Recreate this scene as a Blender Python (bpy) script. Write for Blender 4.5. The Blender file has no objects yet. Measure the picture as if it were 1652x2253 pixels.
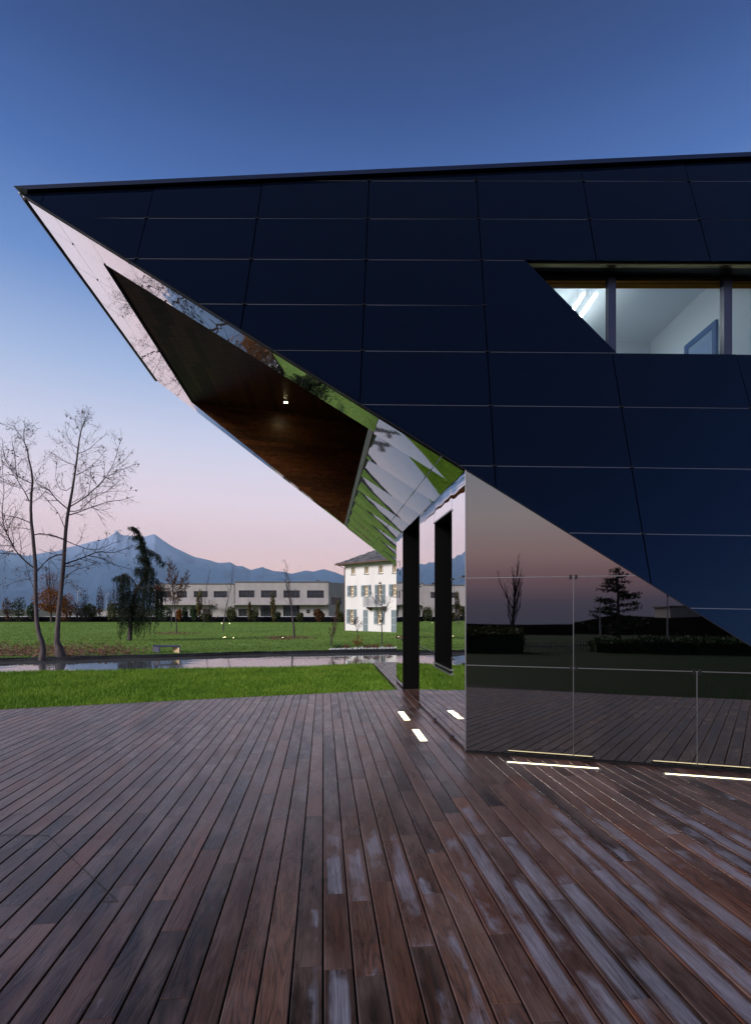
import bpy, bmesh, math, random
import numpy as np
from mathutils import Vector, Matrix, noise as mnoise

# ------------------------------------------------------------------ camera, sky, sun, exposure
SC = bpy.context.scene
COL = SC.collection
F = 1150.0            # focal length in units of a 1652 wide frame
UC, VH = 826.0, 1340.0  # principal column and horizon row in that frame
EYE = 1.65

cam_d = bpy.data.cameras.new('camera')
cam_d.sensor_fit = 'HORIZONTAL'
cam_d.sensor_width = 36.0
cam_d.lens = 36.0 * F / 1652.0
cam_d.shift_y = (VH - 1126.5) / 1652.0
cam_d.clip_start = 0.05
cam_d.clip_end = 90000.0
cam = bpy.data.objects.new('camera', cam_d)
COL.objects.link(cam)
cam.location = (0, 0, EYE)
cam.rotation_euler = (math.radians(90), 0, 0)
SC.camera = cam

SUN_AZ, SUN_EL = math.radians(-128), math.radians(28)
SUN_STRENGTH = 4.6
world = bpy.data.worlds.new('World')
SC.world = world
world.use_nodes = True
wn, wl = world.node_tree.nodes, world.node_tree.links
for n_ in list(wn):
    wn.remove(n_)
w_out = wn.new('ShaderNodeOutputWorld')
w_bg = wn.new('ShaderNodeBackground')
w_sky = wn.new('ShaderNodeTexSky')
w_sky.sky_type = 'NISHITA'
w_sky.sun_disc = False
w_sky.sun_elevation = math.radians(1.5)
w_sky.sun_rotation = SUN_AZ
w_skys = wn.new('ShaderNodeVectorMath'); w_skys.operation = 'SCALE'; w_skys.inputs['Scale'].default_value = 0.10
w_tc = wn.new('ShaderNodeTexCoord')
w_nrm = wn.new('ShaderNodeVectorMath'); w_nrm.operation = 'NORMALIZE'
w_sep = wn.new('ShaderNodeSeparateXYZ')
w_ramp = wn.new('ShaderNodeValToRGB')
w_mix = wn.new('ShaderNodeMix'); w_mix.data_type = 'RGBA'
w_mix.inputs["Factor"].default_value = 0.94
wl.new(w_tc.outputs['Generated'], w_nrm.inputs[0])
wl.new(w_nrm.outputs[0], w_sep.inputs[0])
wl.new(w_sep.outputs['Z'], w_ramp.inputs['Fac'])
wl.new(w_sky.outputs['Color'], w_skys.inputs[0])
wl.new(w_skys.outputs[0], w_mix.inputs['A'])
wl.new(w_ramp.outputs['Color'], w_mix.inputs['B'])
wl.new(w_mix.outputs['Result'], w_bg.inputs['Color'])
wl.new(w_bg.outputs[0], w_out.inputs['Surface'])
w_bg.inputs['Strength'].default_value = 1.0


def lin(c):
    c = c / 255.0
    return c / 12.92 if c <= 0.04045 else ((c + 0.055) / 1.055) ** 2.4


def rgb(r, g, b):
    return (lin(r), lin(g), lin(b), 1.0)


SKY_TOP = [(0.50, (96, 130, 188)), (0.60, (57, 93, 158)), (0.69, (32, 63, 122)), (0.78, (14, 37, 84)), (0.90, (4, 20, 64)), (1.0, (2, 14, 50))]
SKY = [(0.0, (255, 192, 158)), (0.05, (255, 200, 174)), (0.11, (252, 208, 197)), (0.19, (236, 214, 220)), (0.28, (206, 205, 224)), (0.38, (160, 178, 213))] + SKY_TOP
SKY_EAST = [(0.0, (96, 90, 114)), (0.04, (114, 100, 124)), (0.085, (190, 144, 152)), (0.13, (236, 192, 190)), (0.20, (246, 228, 228)), (0.28, (226, 226, 238)), (0.38, (160, 178, 213))] + SKY_TOP


def fill_ramp(rp, stops):
    els = rp.color_ramp.elements
    while len(els) > 1:
        els.remove(els[0])
    els[0].position = stops[0][0]; els[0].color = rgb(*stops[0][1])
    for z_, c_ in stops[1:]:
        e_ = els.new(z_); e_.color = rgb(*c_)


fill_ramp(w_ramp, SKY)
# the anti-twilight side of the sky (behind the camera, seen in the dark mirror wall)
w_ramp2 = wn.new('ShaderNodeValToRGB')
fill_ramp(w_ramp2, SKY_EAST)
wl.new(w_sep.outputs['Z'], w_ramp2.inputs['Fac'])
w_side = wn.new('ShaderNodeMapRange'); w_side.interpolation_type = 'SMOOTHSTEP'
w_side.inputs['From Min'].default_value = 0.3; w_side.inputs['From Max'].default_value = -0.6
wl.new(w_sep.outputs['Y'], w_side.inputs['Value'])
w_m2 = wn.new('ShaderNodeMix'); w_m2.data_type = 'RGBA'
wl.new(w_side.outputs[0], w_m2.inputs['Factor'])
wl.new(w_ramp.outputs['Color'], w_m2.inputs['A']); wl.new(w_ramp2.outputs['Color'], w_m2.inputs['B'])
wl.new(w_m2.outputs['Result'], w_mix.inputs['B'])

sun_d = bpy.data.lights.new('sun', 'SUN')
sun_d.energy = SUN_STRENGTH
sun_d.angle = math.radians(22)
sun_d.color = (1.0, 0.92, 0.88)
sun = bpy.data.objects.new('sun', sun_d)
COL.objects.link(sun)
sdir = Vector((math.sin(SUN_AZ) * math.cos(SUN_EL), math.cos(SUN_AZ) * math.cos(SUN_EL), math.sin(SUN_EL)))
sun.rotation_euler = (-sdir).to_track_quat('-Z', 'Y').to_euler()
sun.location = sdir * 60

vs = SC.view_settings
vs.view_transform = 'Standard'
vs.look = 'None'
vs.exposure = 0.35
vs.gamma = 1.0
vs.use_curve_mapping = False
SC.render.engine = 'CYCLES'
SC.cycles.max_bounces = 8
SC.cycles.glossy_bounces = 5
SC.cycles.diffuse_bounces = 3
SC.cycles.transparent_max_bounces = 8
SC.cycles.volume_bounces = 0
SC.cycles.sample_clamp_indirect = 4.0
SC.cycles.use_denoising = True

R = random.Random(7)

# ------------------------------------------------------------------ helpers


def V(*a):
    return Vector(a)


def ray(u, v):
    return V((u - UC) / F, 1.0, (VH - v) / F)


def at(u, v, D):
    return V(0, 0, EYE) + ray(u, v) * D


def on_plane(u, v, p0, n):
    d = ray(u, v)
    o = V(0, 0, EYE)
    return o + d * ((p0 - o).dot(n) / d.dot(n))


def ground(u, v, z=0.0):
    D = (z - EYE) * F / (VH - v)
    return at(u, v, D)


def smooth(a, b, x):
    t = max(0.0, min(1.0, (x - a) / (b - a)))
    return t * t * (3 - 2 * t)


class MB:
    def __init__(s):
        s.v, s.f, s.uv, s.rnd = [], [], None, None

    def quad(s, a, b, c, d):
        i = len(s.v)
        s.v += [a, b, c, d]
        s.f.append((i, i + 1, i + 2, i + 3))

    def tri(s, a, b, c):
        i = len(s.v)
        s.v += [a, b, c]
        s.f.append((i, i + 1, i + 2))

    def box(s, c, sx, sy, sz, ex=V(1, 0, 0), ey=V(0, 1, 0), ez=V(0, 0, 1)):
        c = Vector(c)
        i = len(s.v)
        for z in (-.5, .5):
            for x, y in ((-.5, -.5), (.5, -.5), (.5, .5), (-.5, .5)):
                s.v.append(c + ex * (x * sx) + ey * (y * sy) + ez * (z * sz))
        for f in ((0, 3, 2, 1), (4, 5, 6, 7), (0, 1, 5, 4), (1, 2, 6, 5), (2, 3, 7, 6), (3, 0, 4, 7)):
            s.f.append(tuple(i + k for k in f))

    def bbox(s, a, b):
        a, b = Vector(a), Vector(b)
        s.box((a + b) / 2, abs(b.x - a.x), abs(b.y - a.y), abs(b.z - a.z))

    def prism(s, poly, vec):
        n = len(poly)
        i = len(s.v)
        s.v += [Vector(p) for p in poly] + [Vector(p) + vec for p in poly]
        s.f.append(tuple(range(i, i + n)))
        s.f.append(tuple(range(i + 2 * n - 1, i + n - 1, -1)))
        for k in range(n):
            m = (k + 1) % n
            s.f.append((i + m, i + k, i + n + k, i + n + m))

    def tube(s, pts, radii, sides=5, cap=True):
        i0 = len(s.v)
        n = len(pts)
        ref = None
        for k, p in enumerate(pts):
            d = (pts[min(k + 1, n - 1)] - pts[max(k - 1, 0)])
            if d.length < 1e-9:
                d = V(0, 0, 1)
            d.normalize()
            if ref is None:
                ref = d.cross(V(0.31, 0.95, 0.12))
                if ref.length < 0.1:
                    ref = d.cross(V(1, 0, 0))
            a = (ref - d * ref.dot(d))
            if a.length < 1e-6:
                a = d.cross(V(0.7, 0.2, 0.6))
            a.normalize()
            ref = a
            b = d.cross(a)
            r = radii[k]
            for j in range(sides):
                t = 2 * math.pi * j / sides
                s.v.append(p + a * (math.cos(t) * r) + b * (math.sin(t) * r))
        for k in range(n - 1):
            for j in range(sides):
                q = (j + 1) % sides
                s.f.append((i0 + k * sides + j, i0 + k * sides + q, i0 + (k + 1) * sides + q, i0 + (k + 1) * sides + j))
        if cap:
            s.f.append(tuple(i0 + (n - 1) * sides + j for j in range(sides)))
            s.f.append(tuple(i0 + j for j in reversed(range(sides))))

    def leaf(s, p, size, rng, asp=0.55):
        a = V(rng.gauss(0, 1), rng.gauss(0, 1), rng.gauss(0, 1)).normalized()
        b = a.cross(V(rng.gauss(0, 1), rng.gauss(0, 1), rng.gauss(0, 1))).normalized()
        a = a * size * 0.5
        b = b * size * 0.5 * asp
        s.quad(p - a, p + b, p + a, p - b)


ORI = {}


def obj(name, mb, mat, parent=None, smooth_=False):
    o_ = ORI.get(parent, V(0, 0, 0)) if parent is not None else V(0, 0, 0)
    me = bpy.data.meshes.new(name)
    me.from_pydata([tuple(Vector(p) - o_) for p in mb.v], [], mb.f)
    if mat is not None:
        me.materials.append(mat)
    if smooth_:
        me.shade_smooth()
    ob = bpy.data.objects.new(name, me)
    COL.objects.link(ob)
    if parent is not None:
        ob.parent = parent
        ORI[ob] = o_
    return ob


def tag(o, label=None, cat=None, group=None, kind=None):
    if label: o['label'] = label
    if cat: o['category'] = cat
    if group: o['group'] = group
    if kind: o['kind'] = kind
    return o


def thing(name, loc, label, cat, group=None):
    o = bpy.data.objects.new(name, None)
    COL.objects.link(o)
    o.location = loc
    o.empty_display_size = 0.3
    ORI[o] = Vector(loc)
    return tag(o, label, cat, group)


def fast_mesh(name, co, tris, mat):
    me = bpy.data.meshes.new(name)
    nv, nt = len(co), len(tris)
    me.vertices.add(nv)
    me.vertices.foreach_set('co', np.asarray(co, dtype=np.float32).ravel())
    me.loops.add(nt * 3)
    me.loops.foreach_set('vertex_index', np.asarray(tris, dtype=np.int32).ravel())
    me.polygons.add(nt)
    me.polygons.foreach_set('loop_start', np.arange(0, nt * 3, 3, dtype=np.int32))
    me.update(calc_edges=True)
    me.materials.append(mat)
    ob = bpy.data.objects.new(name, me)
    COL.objects.link(ob)
    return ob


# 2D convex polygon tools
def clip_half(poly, a, b, c):
    """keep a*x+b*y+c >= 0"""
    out = []
    n = len(poly)
    for i in range(n):
        p, q = poly[i], poly[(i + 1) % n]
        dp, dq = a * p[0] + b * p[1] + c, a * q[0] + b * q[1] + c
        if dp >= 0:
            out.append(p)
        if dp * dq < 0:
            t = dp / (dp - dq)
            out.append((p[0] + (q[0] - p[0]) * t, p[1] + (q[1] - p[1]) * t))
    return out


def area2(poly):
    return 0.5 * sum(poly[i][0] * poly[(i + 1) % len(poly)][1] - poly[(i + 1) % len(poly)][0] * poly[i][1] for i in range(len(poly)))


def clip_poly(poly, clip, inset=0.0):
    if area2(clip) < 0:
        clip = clip[::-1]
    for i in range(len(clip)):
        p, q = clip[i], clip[(i + 1) % len(clip)]
        ex, ey = q[0] - p[0], q[1] - p[1]
        L = math.hypot(ex, ey)
        if L < 1e-9: continue
        a, b = -ey / L, ex / L
        poly = clip_half(poly, a, b, -(a * p[0] + b * p[1]) - inset)
        if len(poly) < 3:
            return []
    return poly


def inset_poly(poly, d):
    return clip_poly(poly, poly, d)


# ------------------------------------------------------------------ materials
def new_mat(name):
    m = bpy.data.materials.new(name)
    m.use_nodes = True
    nt = m.node_tree
    return m, nt, nt.nodes['Principled BSDF']


def mat(name, col, rough=0.6, metal=0.0, spec=0.5, emit=None, estr=0.0, ior=None):
    m, nt, p = new_mat(name)
    p.inputs['Base Color'].default_value = (*col[:3], 1)
    p.inputs['Roughness'].default_value = rough
    p.inputs['Metallic'].default_value = metal
    p.inputs['Specular IOR Level'].default_value = spec
    if ior: p.inputs['IOR'].default_value = ior
    if emit:
        p.inputs['Emission Color'].default_value = (*emit[:3], 1)
        p.inputs['Emission Strength'].default_value = estr
    return m


def noise_mat(name, c1, c2, scale=4.0, rough=0.8, detail=5.0, bump=0.0, bscale=None, stretch=(1, 1, 1), lo=0.3, hi=0.7, spec=0.3, metal=0.0, coord='Object'):
    m, nt, p = new_mat(name)
    N, L = nt.nodes, nt.links
    tc = N.new('ShaderNodeTexCoord')
    mp = N.new('ShaderNodeMapping'); mp.inputs['Scale'].default_value = stretch
    L.new(tc.outputs[coord], mp.inputs[0])
    nz = N.new('ShaderNodeTexNoise'); nz.inputs['Scale'].default_value = scale; nz.inputs['Detail'].default_value = detail
    L.new(mp.outputs[0], nz.inputs['Vector'])
    rp = N.new('ShaderNodeValToRGB')
    rp.color_ramp.elements[0].position = lo; rp.color_ramp.elements[0].color = (*c1[:3], 1)
    rp.color_ramp.elements[1].position = hi; rp.color_ramp.elements[1].color = (*c2[:3], 1)
    L.new(nz.outputs['Fac'], rp.inputs['Fac'])
    L.new(rp.outputs['Color'], p.inputs['Base Color'])
    p.inputs['Roughness'].default_value = rough
    p.inputs['Metallic'].default_value = metal
    p.inputs['Specular IOR Level'].default_value = spec
    if bump:
        n2 = N.new('ShaderNodeTexNoise'); n2.inputs['Scale'].default_value = bscale or scale * 4; n2.inputs['Detail'].default_value = 4
        L.new(mp.outputs[0], n2.inputs['Vector'])
        b = N.new('ShaderNodeBump'); b.inputs['Distance'].default_value = bump
        L.new(n2.outputs['Fac'], b.inputs['Height'])
        L.new(b.outputs['Normal'], p.inputs['Normal'])
    return m


def wavy_mirror(name, col, wav, scale, rough=0.015, metal=1.0):
    m, nt, p = new_mat(name)
    N, L = nt.nodes, nt.links
    p.inputs['Base Color'].default_value = (*col, 1)
    p.inputs['Metallic'].default_value = metal
    p.inputs['Roughness'].default_value = rough
    if wav:
        tc = N.new('ShaderNodeNewGeometry')
        nz = N.new('ShaderNodeTexNoise'); nz.inputs['Scale'].default_value = scale; nz.inputs['Detail'].default_value = 1.0
        L.new(tc.outputs['Position'], nz.inputs['Vector'])
        b = N.new('ShaderNodeBump'); b.inputs['Distance'].default_value = wav; b.inputs['Strength'].default_value = 1.0
        L.new(nz.outputs['Fac'], b.inputs['Height'])
        L.new(b.outputs['Normal'], p.inputs['Normal'])
    return m


def glass_mat(name, tint=(0.60, 0.78, 1.0), ior=1.5):
    m, nt, p = new_mat(name)
    N, L = nt.nodes, nt.links
    N.remove(p)
    out = [n for n in N if n.type == 'OUTPUT_MATERIAL'][0]
    tr = N.new('ShaderNodeBsdfTransparent'); tr.inputs[0].default_value = (*tint, 1)
    gl = N.new('ShaderNodeBsdfGlossy'); gl.inputs['Roughness'].default_value = 0.01
    fr = N.new('ShaderNodeFresnel'); fr.inputs['IOR'].default_value = ior
    mx = N.new('ShaderNodeMixShader')
    L.new(fr.outputs[0], mx.inputs[0]); L.new(tr.outputs[0], mx.inputs[1]); L.new(gl.outputs[0], mx.inputs[2])
    L.new(mx.outputs[0], out.inputs['Surface'])
    return m


M = {}
# facade navy glass: dark body, mirror-like coat
m_, nt_, p_ = new_mat('navy_glass')
p_.inputs['Base Color'].default_value = (0.0012, 0.0022, 0.006, 1)
p_.inputs['Roughness'].default_value = 0.03
p_.inputs['IOR'].default_value = 1.62
p_.inputs['Specular Tint'].default_value = (0.58, 0.80, 1.0, 1)
M['navy'] = m_
M['mirror'] = wavy_mirror('polished_steel', (0.90, 0.90, 0.91), 0.0035, 1.6)
M['soffit'] = wavy_mirror('soffit_steel', (0.90, 0.895, 0.89), 0.0026, 2.4)
M['dark_mirror'] = wavy_mirror('tinted_mirror_glass', (0.215, 0.21, 0.205), 0.0006, 0.8)
M['backing'] = mat('black_backing', (0.004, 0.004, 0.005), 0.7, spec=0.1)
M['black'] = mat('black_lacquer', (0.003, 0.003, 0.003), 0.35, spec=0.25)
M['rail'] = mat('aluminium_rail', (0.30, 0.31, 0.33), 0.35, 0.9)
M['rail_dim'] = mat('dark_aluminium_rail', (0.22, 0.22, 0.24), 0.4, 0.9)
M['clip'] = mat('black_steel', (0.015, 0.015, 0.017), 0.35, 0.6)
M['cap'] = mat('navy_metal', (0.006, 0.010, 0.028), 0.35, 0.0, 0.35)
M['trim'] = mat('grey_trim', (0.30, 0.31, 0.32), 0.4, 0.6)
M['navy_frame'] = mat('navy_frame', (0.010, 0.012, 0.035), 0.35, 0.0, 0.5)
M['white_room'] = mat('white_plaster', (0.80, 0.84, 0.88), 0.7, spec=0.2)
m_, nt_, p_ = new_mat('tan_blind')
tl_ = nt_.nodes.new('ShaderNodeBsdfTranslucent'); tl_.inputs[0].default_value = (0.26, 0.17, 0.06, 1)
nt_.links.new(tl_.outputs[0], [n for n in nt_.nodes if n.type == 'OUTPUT_MATERIAL'][0].inputs['Surface'])
M['tan'] = m_
M['tube'] = mat('glowing_tube', (1, 1, 1), 0.4, emit=(1.0, 0.90, 0.72), estr=24.0)
M['tubebody'] = mat('lamp_housing', (0.6, 0.6, 0.6), 0.4)
M['led'] = mat('glowing_lens', (1, 1, 1), 0.4, emit=(1.0, 0.84, 0.42), estr=3.2)
M['ledframe'] = mat('brushed_frame', (0.35, 0.35, 0.34), 0.35, 0.9)
M['spot'] = mat('glowing_spot', (1, 1, 1), 0.4, emit=(1.0, 0.82, 0.45), estr=110.0)
M['lawnspot'] = mat('glowing_lawn_spot', (1, 1, 1), 0.4, emit=(1.0, 0.78, 0.42), estr=12.0)
M['pane'] = glass_mat('window_glass')
M['picframe'] = mat('blue_picture_frame', (0.05, 0.13, 0.32), 0.5)
M['picmount'] = mat('pale_blue_mount', (0.30, 0.42, 0.62), 0.7)
M['picprint'] = noise_mat('print', (0.30, 0.40, 0.62), (0.62, 0.16, 0.22), 2.2, 0.8, lo=0.52, hi=0.6)
# dark tropical wood of the recess
M['ipe'] = noise_mat('oiled_hardwood', (0.046, 0.017, 0.006), (0.125, 0.048, 0.016), 3.0, 0.35, 6, 0.0006, 18, stretch=(1.2, 8, 8), lo=0.3, hi=0.75, spec=0.18)
M['ipe2'] = noise_mat('oiled_hardwood_red', (0.056, 0.019, 0.007), (0.15, 0.054, 0.018), 3.0, 0.35, 6, 0.0006, 18, stretch=(1.2, 8, 8), lo=0.3, hi=0.75, spec=0.18)
M['ipe3'] = noise_mat('oiled_hardwood_dark', (0.030, 0.012, 0.005), (0.085, 0.033, 0.012), 3.0, 0.4, 6, 0.0006, 18, stretch=(1.2, 8, 8), lo=0.3, hi=0.75, spec=0.18)


def lawn_material(name, dark, mid, light, bump=0.05):
    m, nt, p = new_mat(name)
    N, L = nt.nodes, nt.links
    g = N.new('ShaderNodeNewGeometry')
    n1 = N.new('ShaderNodeTexNoise'); n1.inputs['Scale'].default_value = 0.16; n1.inputs['Detail'].default_value = 6; n1.inputs['Roughness'].default_value = 0.65
    n2 = N.new('ShaderNodeTexNoise'); n2.inputs['Scale'].default_value = 9; n2.inputs['Detail'].default_value = 5; n2.inputs['Roughness'].default_value = 0.7
    L.new(g.outputs['Position'], n1.inputs['Vector']); L.new(g.outputs['Position'], n2.inputs['Vector'])
    add = N.new('ShaderNodeMath'); add.operation = 'MULTIPLY_ADD'; add.inputs[1].default_value = 0.34; 
    L.new(n2.outputs['Fac'], add.inputs[0])
    mul = N.new('ShaderNodeMath'); mul.operation = 'MULTIPLY'; mul.inputs[1].default_value = 0.70
    L.new(n1.outputs['Fac'], mul.inputs[0]); L.new(mul.outputs[0], add.inputs[2])
    rp = N.new('ShaderNodeValToRGB')
    e = rp.color_ramp.elements
    e[0].position = 0.32; e[0].color = (*dark, 1)
    e[1].position = 0.68; e[1].color = (*light, 1)
    k = e.new(0.5); k.color = (*mid, 1)
    L.new(add.outputs[0], rp.inputs['Fac'])
    L.new(rp.outputs['Color'], p.inputs['Base Color'])
    p.inputs['Roughness'].default_value = 0.9
    p.inputs['Specular IOR Level'].default_value = 0.1
    n3 = N.new('ShaderNodeTexNoise'); n3.inputs['Scale'].default_value = 22; n3.inputs['Detail'].default_value = 3
    L.new(g.outputs['Position'], n3.inputs['Vector'])
    b = N.new('ShaderNodeBump'); b.inputs['Distance'].default_value = bump; b.inputs['Strength'].default_value = 0.8
    L.new(n3.outputs['Fac'], b.inputs['Height']); L.new(b.outputs['Normal'], p.inputs['Normal'])
    return m


M['lawn'] = lawn_material('lawn_turf', (0.074, 0.136, 0.024), (0.120, 0.206, 0.038), (0.162, 0.254, 0.056))
M['nearturf'] = lawn_material('near_turf', (0.040, 0.085, 0.010), (0.06, 0.125, 0.014), (0.085, 0.16, 0.02))
M['backlawn'] = lawn_material('shaded_turf', (0.007, 0.018, 0.005), (0.011, 0.027, 0.007), (0.015, 0.035, 0.009))  # darker copy of the turf: shade behind the camera put into its colour


def blade_material(name, cols):
    m, nt, p = new_mat(name)
    N, L = nt.nodes, nt.links
    g = N.new('ShaderNodeNewGeometry')
    rp = N.new('ShaderNodeValToRGB')
    e = rp.color_ramp.elements
    e[0].position = 0; e[0].color = (*cols[0], 1)
    e[1].position = 1; e[1].color = (*cols[-1], 1)
    for k in range(1, len(cols) - 1):
        x = e.new(k / (len(cols) - 1)); x.color = (*cols[k], 1)
    pn = N.new('ShaderNodeTexNoise'); pn.inputs['Scale'].default_value = 0.9; pn.inputs['Detail'].default_value = 4
    L.new(g.outputs['Position'], pn.inputs['Vector'])
    pm = N.new('ShaderNodeMath'); pm.operation = 'MULTIPLY_ADD'; pm.inputs[1].default_value = 1.5; pm.inputs[2].default_value = -0.5
    L.new(pn.outputs['Fac'], pm.inputs[0])
    pa = N.new('ShaderNodeMath'); pa.operation = 'MULTIPLY_ADD'; pa.inputs[1].default_value = 0.6; pa.use_clamp = True
    L.new(g.outputs['Random Per Island'], pa.inputs[0]); L.new(pm.outputs[0], pa.inputs[2])
    L.new(pa.outputs[0], rp.inputs['Fac'])
    L.new(rp.outputs['Color'], p.inputs['Base Color'])
    p.inputs['Roughness'].default_value = 0.6
    p.inputs['Specular IOR Level'].default_value = 0.2
    out = [n for n in N if n.type == 'OUTPUT_MATERIAL'][0]
    tl = N.new('ShaderNodeBsdfTranslucent')
    L.new(rp.outputs['Color'], tl.inputs['Color'])
    mx = N.new('ShaderNodeMixShader'); mx.inputs[0].default_value = 0.35
    L.new(p.outputs[0], mx.inputs[1]); L.new(tl.outputs[0], mx.inputs[2])
    L.new(mx.outputs[0], out.inputs['Surface'])
    return m


M['blade'] = blade_material('grass_blades', [(0.055, 0.120, 0.010), (0.095, 0.190, 0.015), (0.135, 0.250, 0.022), (0.19, 0.28, 0.035)])
M['blade_far'] = blade_material('far_grass_blades', [(0.075, 0.138, 0.025), (0.120, 0.200, 0.038), (0.17, 0.255, 0.058)])
M['deadleaf'] = blade_material('dead_leaves', [(0.10, 0.045, 0.03), (0.18, 0.09, 0.06), (0.24, 0.14, 0.10), (0.14, 0.05, 0.04)])
M['bark'] = noise_mat('grey_bark', (0.030, 0.024, 0.024), (0.075, 0.062, 0.060), 6, 0.9, 6, 0.01, 20, stretch=(1, 1, 0.3))
M['bark_pale'] = noise_mat('pale_bark', (0.028, 0.022, 0.024), (0.090, 0.074, 0.078), 6, 0.9, 6, 0.01, 20, stretch=(1, 1, 0.3))
M['twig'] = noise_mat('dark_twig', (0.014, 0.010, 0.011), (0.032, 0.024, 0.025), 6, 0.9)
M['needle'] = blade_material('cedar_needles', [(0.005, 0.010, 0.005), (0.009, 0.017, 0.008), (0.016, 0.027, 0.013)])
M['brownleaf'] = blade_material('brown_leaves', [(0.035, 0.016, 0.008), (0.075, 0.032, 0.012), (0.13, 0.055, 0.015)])
M['orangeleaf'] = blade_material('orange_leaves', [(0.10, 0.035, 0.008), (0.19, 0.07, 0.012), (0.14, 0.05, 0.02)])
M['oliveleaf'] = blade_material('olive_leaves', [(0.020, 0.030, 0.010), (0.045, 0.055, 0.018), (0.075, 0.075, 0.022)])
M['yellowleaf'] = blade_material('yellow_green_leaves', [(0.06, 0.05, 0.02), (0.11, 0.085, 0.025), (0.07, 0.07, 0.025)])
M['greenleaf'] = blade_material('dark_green_leaves', [(0.012, 0.026, 0.012), (0.022, 0.045, 0.018), (0.035, 0.06, 0.02)])
M['redleaf'] = blade_material('red_leaves', [(0.10, 0.02, 0.02), (0.18, 0.05, 0.04), (0.06, 0.05, 0.02)])
M['wood_bench'] = noise_mat('bench_wood', (0.45, 0.33, 0.20), (0.60, 0.46, 0.28), 4, 0.7)
M['slate_paint'] = mat('slate_blue_steel', (0.012, 0.017, 0.05), 0.45)
M['pale_steel'] = mat('pale_steel', (0.065, 0.068, 0.105), 0.5)
M['liner'] = noise_mat('black_pond_edging', (0.003, 0.003, 0.004), (0.012, 0.013, 0.017), 3, 0.6, 5, 0.02, 8)
M['stone'] = noise_mat('white_stones', (0.22, 0.22, 0.24), (0.50, 0.50, 0.52), 9, 0.8)
M['post'] = mat('galvanised_post', (0.30, 0.31, 0.34), 0.5, 0.3)

# ------------------------------------------------------------------ terrain
B = V(-0.1, 1, 0).normalized()         # the way the deck boards run
CX = V(B.y, -B.x, 0)                   # across the boards
P0 = V(1.042, 6.024, 3.253)            # upper corner where soffit, side wall and front wall meet
P1 = V(3.784, 5.267, 1.2676)
FARB = [(-90, -8), (-50, 9.5), (-30, 18.0), (-17.8, 24.8), (-11.2, 26.9), (-7.3, 28.6), (1.3, 30.6), (15, 32.5), (50, 37), (90, 44)]
NEARB = [(-90, -22), (-50, -1), (-30, 7.4), (-10.4, 14.6), (0.1, 16.4), (15, 17.9), (50, 21), (90, 26)]


def interp(tab, x):
    if x <= tab[0][0]: return tab[0][1]
    for (a, b), (c, d) in zip(tab, tab[1:]):
        if x <= c:
            return b + (d - b) * (x - a) / (c - a)
    return tab[-1][1]


def zl(x, y):
    d = y
    z = -0.70 - 0.40 * smooth(27, 64, d)
    z += 0.05 * mnoise.noise(V(x * 0.09, y * 0.09, 0))
    z += 0.10 * smooth(-20, -45, x) * smooth(76, 96, d) * smooth(113, 103, d)
    return z


def lawn_pt(u, v):
    D = 40.0
    for _ in range(30):
        p = at(u, v, D)
        D = (zl(p.x, D) - EYE) * F / (VH - v)
    return at(u, v, D)


def lawn_at(u, D):
    x = (u - UC) / F * D
    return V(x, D, zl(x, D))


WATER_Z = -0.86
# wide ground
mb = MB()
S = 42000
xs = [-S, -6000, -800, -200, 0, 200, 800, 6000, S]
for a, b in zip(xs, xs[1:]):
    for c, d in zip(xs, xs[1:]):
        mb.quad(V(a, c, -1.75), V(b, c, -1.75), V(b, d, -1.75), V(a, d, -1.75))
M['plain'] = noise_mat('plain_fields', (0.02, 0.035, 0.015), (0.05, 0.05, 0.025), 0.01, 0.95, 6)
tag(obj('ground', mb, M['plain']), kind='structure')

# far lawn
mb = MB()
XS = [-140 + 3.0 * i for i in range(0, 75)]
NY = 60
for x in XS:
    y0 = interp(FARB, x)
    for j in range(NY + 1):
        t = (j / NY) ** 1.7
        y = y0 + (135 - y0) * t
        mb.v.append(V(x, y, zl(x, y)))
for i in range(len(XS) - 1):
    for j in range(NY):
        a = i * (NY + 1) + j
        mb.f.append((a, a + NY + 1, a + NY + 2, a + 1))
tag(obj('lawn', mb, M['lawn'], smooth_=True), kind='structure')

# near lawn (round the deck, along the pond and behind)
mb = MB()
XS2 = [-90 + 3.0 * i for i in range(0, 61)]
NY = 50


PATH_C = CX.dot(ground(872, 1518))


def znear(x, y):
    yb = interp(NEARB, x)
    return -0.075 - 0.05 * smooth(-4, -0.4, y - yb) * smooth(-0.2, -2.2, CX.x * x + CX.y * y - PATH_C) - 0.85 * smooth(-0.35, 0.40, y - yb) + 0.02 * mnoise.noise(V(x * .5, y * .5, 3)) * smooth(10, 12, y)


for x in XS2:
    y1 = interp(NEARB, x) + 0.45
    for j in range(NY + 1):
        t = 1 - (1 - j / NY) ** 2.2
        y = -70 + (y1 + 70) * t
        mb.v.append(V(x, y, znear(x, y)))
for i in range(len(XS2) - 1):
    for j in range(NY):
        a = i * (NY + 1) + j
        mb.f.append((a, a + NY + 1, a + NY + 2, a + 1))
near = tag(obj('near_lawn', mb, M['nearturf'], smooth_=True), kind='structure')
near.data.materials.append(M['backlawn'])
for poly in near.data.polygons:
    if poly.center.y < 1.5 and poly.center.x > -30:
        poly.material_index = 1

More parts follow.
